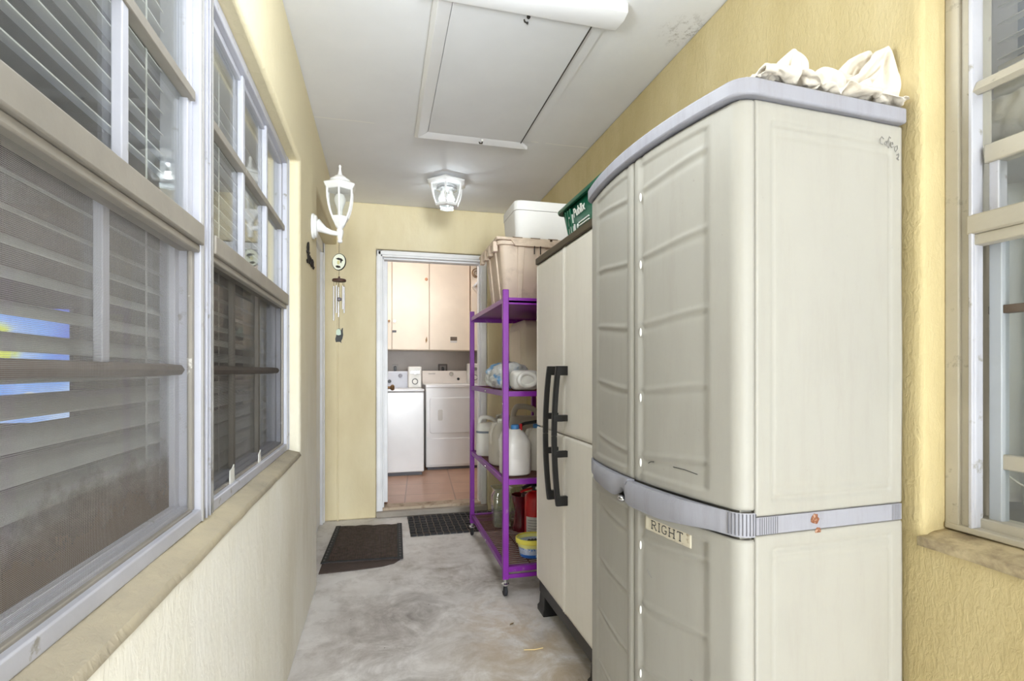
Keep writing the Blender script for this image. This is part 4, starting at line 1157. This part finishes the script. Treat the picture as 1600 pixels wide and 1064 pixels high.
j1 = jug('plastic_jug', 'cloudy white gallon jug with a red tag, behind the near purple post', 'jug', (.690, 2.655, z3), R(4), .158, .150, .262, MILK, cap=BLUEP)
obj('cap_tag', MB().box(.020, .032, -.028, -.010, .232, .268), REDP, j1, bevel=.003)
j2 = jug('plastic_jug', 'cloudy jug with a square paper label between the bottle and the near white jug', 'jug', (.683, 2.955, z3), R(8), .130, .15, .268, MILK2, cap=WHITEP)
obj('paper_label', MB().box(-.035, .038, -.0775, -.0745, .03, .12), PAPER, j2)
jug('plastic_jug', 'small jug with a blue cap behind the banded bottle on the jug shelf', 'jug', (.815, 3.405, z3), R(-10), .13, .13, .275, MILK2, cap=BLUEP)
bottle_top_grip('fluid_jug', 'large grey-white jug with a top grip, tallest of the jug shelf', 'jug', (.885, 3.16, z3), R(-8), .20, .14, .335, MILK2)
jug('plastic_jug', 'grey cloudy jug with a blue cap half hidden by the beige cabinet', 'jug', (.845, 2.76, z3), R(20), .155, .15, .252, MILK2, cap=BLUEP)
cd = thing('bungee_cord', 'black and red cord lying over the jugs on the jug shelf', 'cord', (.78, 2.72, z3))
cpts = [(-.035,.03,.232),(-.02,.05,.250),(.0,.05,.256),(.03,.03,.262),(.06,.02,.268)]
obj('rubber_sleeve', MB().tube(cpts, .009, 8), BLACKP, cd)
obj('red_strap', MB().tube([(.055,.02,.268),(.09,.03,.270),(.12,.03,.262),(.15,.04,.25)], .008, 8), REDP, cd)

# shelf two: bagged bottles, tall cream bin
z2 = levels[2]+.001
bg = thing('plastic_bag', 'crinkled clear and blue plastic bag of bottles on the shelf above the jugs', 'bag', (.70, 2.87, z2))
def bagf(u, v):
    a = 2*PI*u; t = PI*v
    x = .118*math.cos(a)*max(.05, math.sin(t))**.45; y = .095*math.sin(a)*max(.05, math.sin(t))**.45
    z = .082-.080*math.cos(t)
    q = 1+.16*noise.noise((x*22, y*22, z*22)) + .10*ridge(noise.noise((x*14, y*14, z*14))*3)
    return (x*q, y*q, max(.0, z*(.92+.12*noise.noise((x*20, y*20, 3)))))
t = NT('bag_film'); p = t.coord('Object')
k = t.ramp(t.noise(p, 11, 3, .5), [(.52, (0,0,0,1)), (.60, (1,1,1,1))])
sx_ = t.sep(p)
kk = t.math('MULTIPLY', k, t.ramp(t.math('ADD', sx_[0], t.math('MULTIPLY', sx_[2], -.2)), [(.0, (1,1,1,1)), (.03, (.25,.25,.25,1))]))
t.base(t.mix(kk, t.ramp(t.noise(p, 30, 4), [(.3, S(188,188,182)), (.7, S(226,228,226))]), S(110,160,205)))
t.b.inputs['Roughness'].default_value = .22; t.b.inputs['Alpha'].default_value = .88
t.bump(t.noise(p, 45, 5, .6, 1.2), .7, .01)
m = MB(); m.grid(bagf, 60, 34); obj('film', m, t.m, bg, weld=True, sharp=180)
# the white jug lying in the mouth of the bag, grip towards the aisle
bj = thing('wrapped_jug', 'white jug with a looped grip lying in front of the blue and clear bag', 'jug', (.745, 2.640, z2))
m = MB().rings([[(x, y, z+.055) for x, z in rrect(-.070*s, .075*s, -.054*s, .052*s, .028, 5)] for y, s in ((.10, .9), (.06, 1), (.0, .98), (-.02, .8), (-.03, .55))])
obj('body', m, WHITEP, bj)
obj('grip', MB().tube([(.0+.047*math.cos(2*PI*k/20), -.034-.006*math.cos(4*PI*k/20), .055+.035*math.sin(2*PI*k/20)) for k in range(20)], .0125, 10, closed=True), WHITEP, bj)
bn = thing('storage_bin', 'tall cream plastic bin standing on end on the shelf above the jugs', 'bin', (.835, 3.02, z2))
m = MB().rings([[(x, y, z) for y, z in rrect(0+i, .36-i, 0+i*.5, .42-i, .05, 6)] for x, i in ((0.0, .022), (.012, .006), (.02, 0), (.20, .0), (.21, .004))])
obj('shell', m, CREAMP, bn, bevel=.002)
m = MB().rings([[(x, y, z) for y, z in rrect(.05, .31, .05, .36, .04, 6)] for x in (-.002, .004)]); obj('panel', m, CREAMP, bn, bevel=.0015)

# bottom shelf
z1 = levels[0]+.001
VGL = glass_mat('vase_glass', (.88,.90,.83,1), film=.08, filmcol=(.6,.62,.55,1), gloss=1.6)
gv = thing('glass_vase', 'clear square glass vase with flared lip on the bottom shelf', 'vase', (.742, 3.20, z1))
def vsec(a, z): return [(x, y, z) for x, y in rrect(-a, a, -a, a, a*.35, 4)]
m = MB(); prof = ((.045, 0), (.052, .004), (.056, .04), (.060, .12), (.060, .19), (.050, .215), (.052, .232), (.060, .245))
m.rings([vsec(a, z) for a, z in prof] + [vsec(a-.004, z) for a, z in prof[::-1]], caps=False)
m.f([m.v(p) for p in vsec(.045, .0)]); obj('bowl', m, VGL, gv)
m = MB(); m.tube(vsec(.0605, .246), .0028, 6, closed=True); obj('lip', m, GLASS_C, gv)
gv2 = thing('glass_jar', 'round clear glass jar behind the square vase on the bottom shelf', 'jar', (.868, 3.365, z1))
prof = ((.05, 0), (.062, .006), (.072, .05), (.075, .11), (.066, .16), (.058, .20), (.06, .215))
obj('bowl', MB().lathe(list(prof)+[(r-.004, z) for r, z in prof[::-1]], n=28, caps=False), VGL, gv2)
rv = thing('red_vase', 'dark red waisted glass vase beside the fire extinguisher', 'vase', (.842, 3.075, z1))
RG = M('ruby_glass', S(120,14,34), .12, var=.15); RG.node_tree.nodes['Principled BSDF'].inputs['Transmission Weight'].default_value = .35
prof = ((.040, 0), (.058, .004), (.060, .02), (.050, .055), (.044, .10), (.047, .15), (.060, .20), (.066, .222))
obj('bowl', MB().lathe(list(prof)+[(r-.004, z) for r, z in prof[::-1]][:-1], n=32, caps=False), RG, rv)
fe = thing('fire_extinguisher', 'red fire extinguisher with black valve on the bottom shelf', 'fire extinguisher', (.893, 2.955, z1))
obj('cylinder', MB().lathe([(.055, 0), (.062, .004), (.064, .012), (.064, .225), (.058, .245), (.040, .260), (.024, .266), (.020, .275), (.004, .276)], n=36), REDX, fe)
obj('instruction_label', MB().rings([[(.0648*math.cos(R(a)), .0648*math.sin(R(a)), z) for a in range(200, 281, 8)] + [(.063*math.cos(R(a)), .063*math.sin(R(a)), z) for a in range(280, 199, -8)] for z in (.025, .125)]), PAPER, fe)
lp = MB()
for k in range(5): lp.rings([[(.0654*math.cos(R(a)), .0654*math.sin(R(a)), z) for a in range(212, 270, 6)] + [(.0645*math.cos(R(a)), .0645*math.sin(R(a)), z) for a in range(268, 208, -6)] for z in (.04+k*.016, .043+k*.016)])
obj('label_print', lp, INKG, fe)
v_ = obj('valve', MB().lathe([(.020, .272), (.022, .280), (.022, .300), (.014, .306), (.004, .308)], n=20), BLACKP, fe)
m = MB().prism([(-.085,.292),(-.03,.318),(.02,.330),(.045,.322),(.03,.312),(-.02,.304),(-.08,.282)], -.012, .012, 'y'); obj('squeeze_handle', m, BLACKP, fe, bevel=.002)
m = MB().prism([(-.095,.270),(-.06,.284),(-.02,.288),(-.02,.280),(-.06,.272),(-.09,.262)], -.011, .011, 'y'); obj('carry_handle', m, REDX, fe, bevel=.002)
gg = MB().lathe([(.016, 0), (.016, .008), (.013, .010)], n=20); gg.xf(Matrix.Translation((.01, -.022, .29)) @ Matrix.Rotation(R(90), 4, 'X')); obj('gauge', gg, CHROME, fe)
tb = thing('spread_tub', 'open blue tub with a yellow rim on the near end of the bottom shelf', 'tub', (.785, 2.640, z1))
t = NT('tub_print'); p = t.coord('Object'); s_ = t.sep(p)
c = t.ramp(t.noise(p, 26, 3), [(.48, S(30,92,176)), (.53, S(70,130,205)), (.60, S(225,230,235))])
c = t.mix(t.ramp(s_[2], [(.052, (0,0,0,1)), (.056, (1,1,1,1))]), c, S(232,228,140))
t.base(c); t.b.inputs['Roughness'].default_value = .35
TUBB = t.m
obj('bowl', MB().lathe([(.060, 0), (.066, .003), (.080, .075), (.084, .094), (.080, .094), (.076, .070)], n=40, sx=1.05, sy=.9, caps=False), TUBB, tb)
m = MB().lathe([(.080, .076), (.088, .076), (.090, .082), (.089, .100), (.085, .102), (.081, .098)], n=40, sx=1.05, sy=.9, caps=False); obj('rim', m, YELP, tb)
ct = obj('contents', MB().lathe([(.002, .02), (.070, .02), (.079, .072), (.076, .078), (.055, .074), (.03, .080), (.002, .078)], n=32, sx=1.05, sy=.9), M('pale_blue_wad', S(170,180,200), .8, var=.2, scale=40, bump=.4, bscale=60), tb)
m = MB()
for k in range(4): m.rings([[(-.02+k*.018+.012*math.cos(a), -.01+.02*math.sin(a), .082+dz) for a in (0, 1.5, 3, 4.6)] for dz in (0, .004)])
obj('dark_printing', m, INK, ct)
cb = thing('cable_coil', 'dark coiled cable with a tan loop in front of the blue tub', 'cable', (.80, 2.545, z1))
m = MB()
for r_, dz in ((.040, .052), (.034, .056), (.028, .050)):
    m.tube([(.03+r_*math.cos(2*PI*k/24), .0+.006*math.sin(k), dz+r_*1.15*math.sin(2*PI*k/24)) for k in range(24)], .0055, 8, closed=True)
obj('coil', m, BLACKP, cb)
obj('tan_loop', MB().tube([(-.005,-.012,.085),(-.014,-.014,.05),(-.006,-.014,.018),(.02,-.014,.006),(.05,-.014,.010)], .0042, 8), M('tan_cord', S(190,165,130), .7), cb)

# ------------------------------------------------------------------ mats and floor litter
dm = thing('doormat', 'brown ribbed doormat with a black rubber border before the left door', 'doormat', (-.11, 3.53, 0.006))
def mquad(i, z):
    q = [(-.232+i, -.345+i), (.226-i, -.375+i), (.243-i, .335-i), (-.205+i, .385-i)]
    return [(x, y, z) for x, y in q]
m = MB()
def mat_top(u, v):
    a, b, c_, d_ = mquad(0, 0)
    x = (a[0]*(1-u)+b[0]*u)*(1-v)+(d_[0]*(1-u)+c_[0]*u)*v; y = (a[1]*(1-u)+b[1]*u)*(1-v)+(d_[1]*(1-u)+c_[1]*u)*v
    return (x, y, .005 + .004*abs(math.sin(u*11))*sm(.75, 1, v) + .0015*noise.noise((u*4, v*4, 1)))
m.grid(mat_top, 70, 60); obj('carpet', m, BROWNMAT, dm, solid=-.004)
bd = MB(); b_ = lambda u, v: mat_top(u, v)
for st in (lambda t: (0.02, t), lambda t: (.98, t), lambda t: (t, .02)):
    m2 = []
    for k in range(50):
        q = mat_top(*st(k/49)); m2.append((q[0], q[1], q[2]+.0015))
    rs = []
    vert = abs(m2[0][0]-m2[-1][0]) < abs(m2[0][1]-m2[-1][1])
    for x, y, z in m2:
        a = .017
        rs.append([(x-a, y, z-.004), (x-a, y, z+.003), (x+a, y, z+.003), (x+a, y, z-.004)] if vert else [(x, y-a*.6, z-.004), (x, y-a*.6, z+.003), (x, y+a*.6, z+.003), (x, y+a*.6, z-.004)])
    bd.rings(rs)
obj('border', bd, RUBBER, dm)
st = MB()
for xx in (0.02, .98):
    for k in range(14):
        q = mat_top(xx, .05+k*.068); st.sphere((q[0], q[1], q[2]+.0045), .007, .016, .003, 8, 6)
obj('border_lugs', st, M('grey_rubber', S(84,84,86), .7), dm)
m = MB().prism([(-.345, 3.045), (-.15, 3.055), (.00, 3.075), (.07, 3.11), (.105, 3.16), (.11, 3.3), (.11, 3.7), (-.335, 3.7)], .0005, .0055)
um = tag(obj('rubber_mat', m, M('dark_brown_mat', S(78,66,62), .95, bump=.4, bscale=120)), 'thin dark rounded mat peeking out from under the brown doormat', 'mat')
lk_ = thing('link_mat', 'black rubber link mat in front of the laundry step', 'doormat', (.575, 3.825, .0))
m = MB(); nx_, ny_ = 17, 8; wx, wy = .039, .054
for j in range(ny_):
    for i in range(nx_):
        x = -.385 + i*.0455 + (0 if j % 2 else .003); y = -.245 + j*.0615
        z = .012 + random.uniform(-.001, .001)
        m.rings([[(x, y, z-.011), (x+wx, y, z-.011), (x+wx, y+wy*.36, z-.011), (x, y+wy*.36, z-.011)], [(x, y, z), (x+wx, y, z), (x+wx, y+wy*.36, z), (x, y+wy*.36, z)]])
        m.rings([[(x, y+wy*.5, z-.011), (x+wx, y+wy*.5, z-.011), (x+wx, y+wy*.9, z-.011), (x, y+wy*.9, z-.011)], [(x, y+wy*.5, z-.003), (x+wx, y+wy*.5, z-.003), (x+wx, y+wy*.9, z-.003), (x, y+wy*.9, z-.003)]])
obj('links', m, RUBBER, lk_, bevel=.001)
m = MB(); m.box(-.385, .388, -.24, .24, .0005, .005); obj('backing', m, M('dusty_underlay', S(124,112,102), .9), lk_)
tag(obj('straw', MB().tube([(.56, 2.01, .004), (.60, 2.0, .0045), (.64, 2.005, .004)], .0022, 6), M('straw', S(214,190,140), .8)), 'pale bit of straw on the concrete beside the beige cabinet', 'straw')
def leaf(x, y, s, rz, label, z=.0, col=S(120,96,62)):
    m = MB(); m.grid(lambda u, v: (s*(u-.5)*2, s*.35*math.sin(PI*u)*(v-.5)*2, .003+.004*abs(v-.5)), 10, 4)
    o = tag(obj('dry_leaf', m, M('dry_leaf', col, .8)), label, 'leaf'); o.location = (x, y, z); o.rotation_euler = (0, 0, rz)
leaf(.565, 2.23, .014, .6, 'small dry brown leaf on the rusty stain before the beige cabinet')
leaf(-.10, 1.72, .008, .2, 'tiny pale scrap on the concrete at the lower left of the floor', col=S(226,222,214))
# ------------------------------------------------------------------ behind the right window
CURT = M('white_curtain', S(226,226,226), .85, var=.03)
CURTB = M('pale_blue_curtain', S(188,204,222), .85, var=.03)
QUILT = M('white_quilt', S(222,220,218), .9, var=.05, bump=.6, bscale=40)
def rwin():
    r = sroot('window_3'); y1 = .884; y0 = -.15; xf = 1.236; zlo, zhi = .786, 2.06
    f = MB()
    f.box(xf, xf+.075, y1-.030, y1, zlo, zhi); f.box(xf+.008, xf+.075, y1-.046, y1-.028, zlo, zhi); f.box(xf, xf+.075, y0, y0+.04, zlo, zhi)
    f.box(xf, xf+.075, y0, y1, zhi-.03, zhi); f.box(xf-.004, xf+.075, y0, y1-.002, zlo, zlo+.014); f.box(xf+.022, xf+.075, y0, y1-.03, zlo, zlo+.034)
    struct('window_frame', f, ALUR, r, bevel=.003)
    struct('window_frame', MB().box(xf-.003, xf+.03, y1-.058, y1-.050, zlo+.012, zhi), ALUW, r, bevel=.002)
    zm = 1.435; ya, yb = y0+.045, y1-.060
    struct('meeting_rail', MB().box(xf-.004, xf+.034, ya, yb+.014, zm, zm+.042), ALUR, r, bevel=.004)
    struct('screen_rail', MB().box(xf+.004, xf+.034, ya, yb+.006, zm-.024, zm), ALUR, r, bevel=.002)
    struct('muntin', MB().prism([(xf-.002, 1.742), (xf+.012, 1.736), (xf+.03, 1.742), (xf+.03, 1.760), (xf+.010, 1.764)], ya, yb+.014, 'y'), ALUR, r, bevel=.001)
    struct('upper_rail', MB().box(xf+.018, xf+.055, ya, yb-.006, 1.585, 1.625), ALUR, r, bevel=.003)
    struct('upper_stile', MB().box(xf+.024, xf+.05, yb-.030, yb-.012, zm, 1.586), ALUW, r, bevel=.002)
    struct('pane', MB().box(xf+.026, xf+.029, ya, yb, zm+.02, zhi-.03), GLASS, r)
    xl = xf+.048
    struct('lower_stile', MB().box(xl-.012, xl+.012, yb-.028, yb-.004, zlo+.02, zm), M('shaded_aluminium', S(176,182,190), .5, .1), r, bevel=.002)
    struct('muntin', MB().box(xl-.008, xl+.012, ya, yb, 1.262, 1.280), ALUD, r, bevel=.002)
    struct('lower_rail', MB().box(xl-.008, xl+.014, ya, yb, .930, .962), ALUR, r, bevel=.003)
    struct('pane', MB().box(xl-.002, xl+.001, ya, yb, zlo+.02, zm), GLASS, r)
    sf = MB().box(xf+.004, xf+.014, yb+.0, yb+.012, zlo+.014, zm-.02); struct('screen_frame', sf, ALUW, r, bevel=.002)
    return r
rwin()
def curtain(name, label, pts, z0, z1, mat, amp, n, seed, wob=.0):
    m = MB()
    (xa, ya), (xb, yb) = pts
    def f(u, v):
        z = z0+(z1-z0)*v; k = amp*(1-.35*v)
        a = math.sin(u*n*2*PI + .6*noise.noise((u*3, v*1.5, seed))*3)
        dx, dy = xb-xa, yb-ya; L_ = math.hypot(dx, dy)
        return (xa+dx*u + dy/L_*a*k + wob*noise.noise((u*4, v*4, seed+5)), ya+dy*u - dx/L_*a*k, z)
    m.grid(f, 110, 30)
    return tag(obj(name, m, mat, solid=.002, sharp=180), label, 'curtain')
curtain('curtain', 'white gathered curtain hanging at the right inside the right window', ((1.50, .932), (1.50, .70)), .82, 1.60, CURT, .014, 5, 3, .012)
curtain('curtain', 'pale blue curtain strip hanging inside the right window', ((1.465, .962), (1.462, .905)), .80, 1.58, CURTB, .007, 1.5, 9)
curtain('curtain', 'plain white curtain at the frame side of the right window', ((1.44, 1.02), (1.44, .945)), .82, 1.58, CURT, .006, 1.5, 14)
# shelf board inside with a folded quilt and a stack of folded sheets
BZ = 1.655
sh = thing('window_shelf', 'board inside the right window carrying the quilt and folded sheets', 'shelf', (1.38, .0, BZ))
obj('board', MB().box(0, .66, .0, 1.25, -.03, 0), M('board_grey', S(190,192,196), .7), sh)
for yy in (.06, 1.18): obj('leg', MB().box(.58, .64, yy-.03, yy+.03, -BZ, -.03), M('leg_grey', S(150,152,156), .7), sh)
tag(obj('small_box', MB().box(1.475, 1.515, .975, .992, BZ+.001, BZ+.115), GREYD, bevel=.003), 'small dark box beside the end of the white quilt in the right window', 'box')
q = MB()
def quilt(u, v):
    a = 2*PI*u
    cx, cz = .060*math.cos(a), .066*math.sin(a)
    y = .50+.465*v + .010*math.cos(a)
    s = 1+.07*abs(math.sin(v*38+math.sin(a*3)))+.06*noise.noise((a, v*9, 1))
    e = min(1, (1-v)*16)**.4
    return (1.465+cx*s*e, y, BZ+.080+cz*s*e)
q.grid(quilt, 36, 70)
tag(obj('quilt', q, QUILT, weld=True, sharp=180), 'rolled white quilted cover on the board inside the right window', 'quilt')
for k in range(7):
    m = MB()
    m.rings([[(1.66+x, y, z) for x, z in rrect(-.10, .10, 0, .038, .017, 4)] for y in (.45, 1.02+random.uniform(-.015, .025)-.008*abs(k-3))])
    o = tag(obj('folded_sheet', m, CURT), 'white folded sheet, ' + ('lowest', 'second from the bottom', 'third from the bottom', 'fourth from the bottom', 'fifth from the bottom', 'sixth from the bottom', 'topmost')[k] + ' of the stack inside the right window', 'folded sheet', 'folded sheets inside the right window')
    o.location.z = BZ+.002+.0395*k
blind(.55, 1.16, 2.06, 2.48, 1.86, 'white slatted blind hanging high inside the right window', 12, .052, -1)
struct('window_4', MB().box(1.93, 1.95, .5, 1.165, 2.03, 2.49), M('dark_blue_pane', S(70,84,112), .3))
tag(obj('pull_cord', MB().tube([(1.39, .90, .99), (1.39, .885, .94), (1.39, .865, .905), (1.39, .835, .885), (1.39, .76, .86)], .0022, 6), WHITEP), 'thin white cord looped across the bottom of the right window', 'cord')

# ------------------------------------------------------------------ light
sc = bpy.context.scene
wd = bpy.data.worlds.new('sky'); sc.world = wd; wd.use_nodes = True
bgn = wd.node_tree.nodes['Background']; bgn.inputs[0].default_value = (.93, .97, 1.0, 1); bgn.inputs[1].default_value = .4
def area(name, loc, tgt, sx_, sy_, e, col=(1,1,1)):
    l = bpy.data.lights.new(name, 'AREA'); l.shape = 'RECTANGLE'; l.size = sx_; l.size_y = sy_; l.energy = e; l.color = col
    o = bpy.data.objects.new(name, l); C.objects.link(o); o.location = loc
    o.rotation_euler = (Vector(tgt)-Vector(loc)).to_track_quat('-Z', 'Y').to_euler(); return o
def point(name, loc, e, r=.05, col=(1,1,1)):
    l = bpy.data.lights.new(name, 'POINT'); l.energy = e; l.shadow_soft_size = r; l.color = col
    o = bpy.data.objects.new(name, l); C.objects.link(o); o.location = loc; return o
area('open_side_daylight', (3.4, -2.6, 1.3), (-.3, 1.5, 1.2), 4.0, 2.4, 40, (.88, .95, 1))
area('floor_up_fill', (.6, -1.0, .04), (.5, -.4, 2.44), 1.6, 1.6, 58, (.88, .95, 1))  # unseen fill added at floor level, aimed up to lift the ceiling
area('open_end_daylight', (.42, -9.0, 1.3), (.42, 3, 1.3), 1.6, 2.2, 590, (.9, .96, 1))
point('ceiling_lantern_fill', (.425, 3.47, 2.30), 4.5, .03, (.88, .95, 1))  # fill added inside the lantern, which itself is unlit
point('walkway_fill', (.22, 1.15, 2.10), 15, .12, (.88, .95, 1))  # fill added out of view, with no fixture
point('laundry_lamp', (.22, 5.15, 2.32), 17, .10, (1, .95, .9))
point('right_room_fill', (1.6, -.75, 2.2), 30, .15)  # unseen fill added to brighten what shows behind the right window
point('left_room_fill', (-2.4, 1.0, 2.3), 3, .2, (1, .95, .9))  # dim fill added in the dark left room, no fixture
vs = sc.view_settings; vs.view_transform = 'Standard'; vs.look = 'None'; vs.exposure = .36; vs.gamma = 1; vs.use_curve_mapping = False
sc.cycles.max_bounces = 10; sc.cycles.diffuse_bounces = 6; sc.cycles.transparent_max_bounces = 24; sc.cycles.glossy_bounces = 4
sc.cycles.use_denoising = True
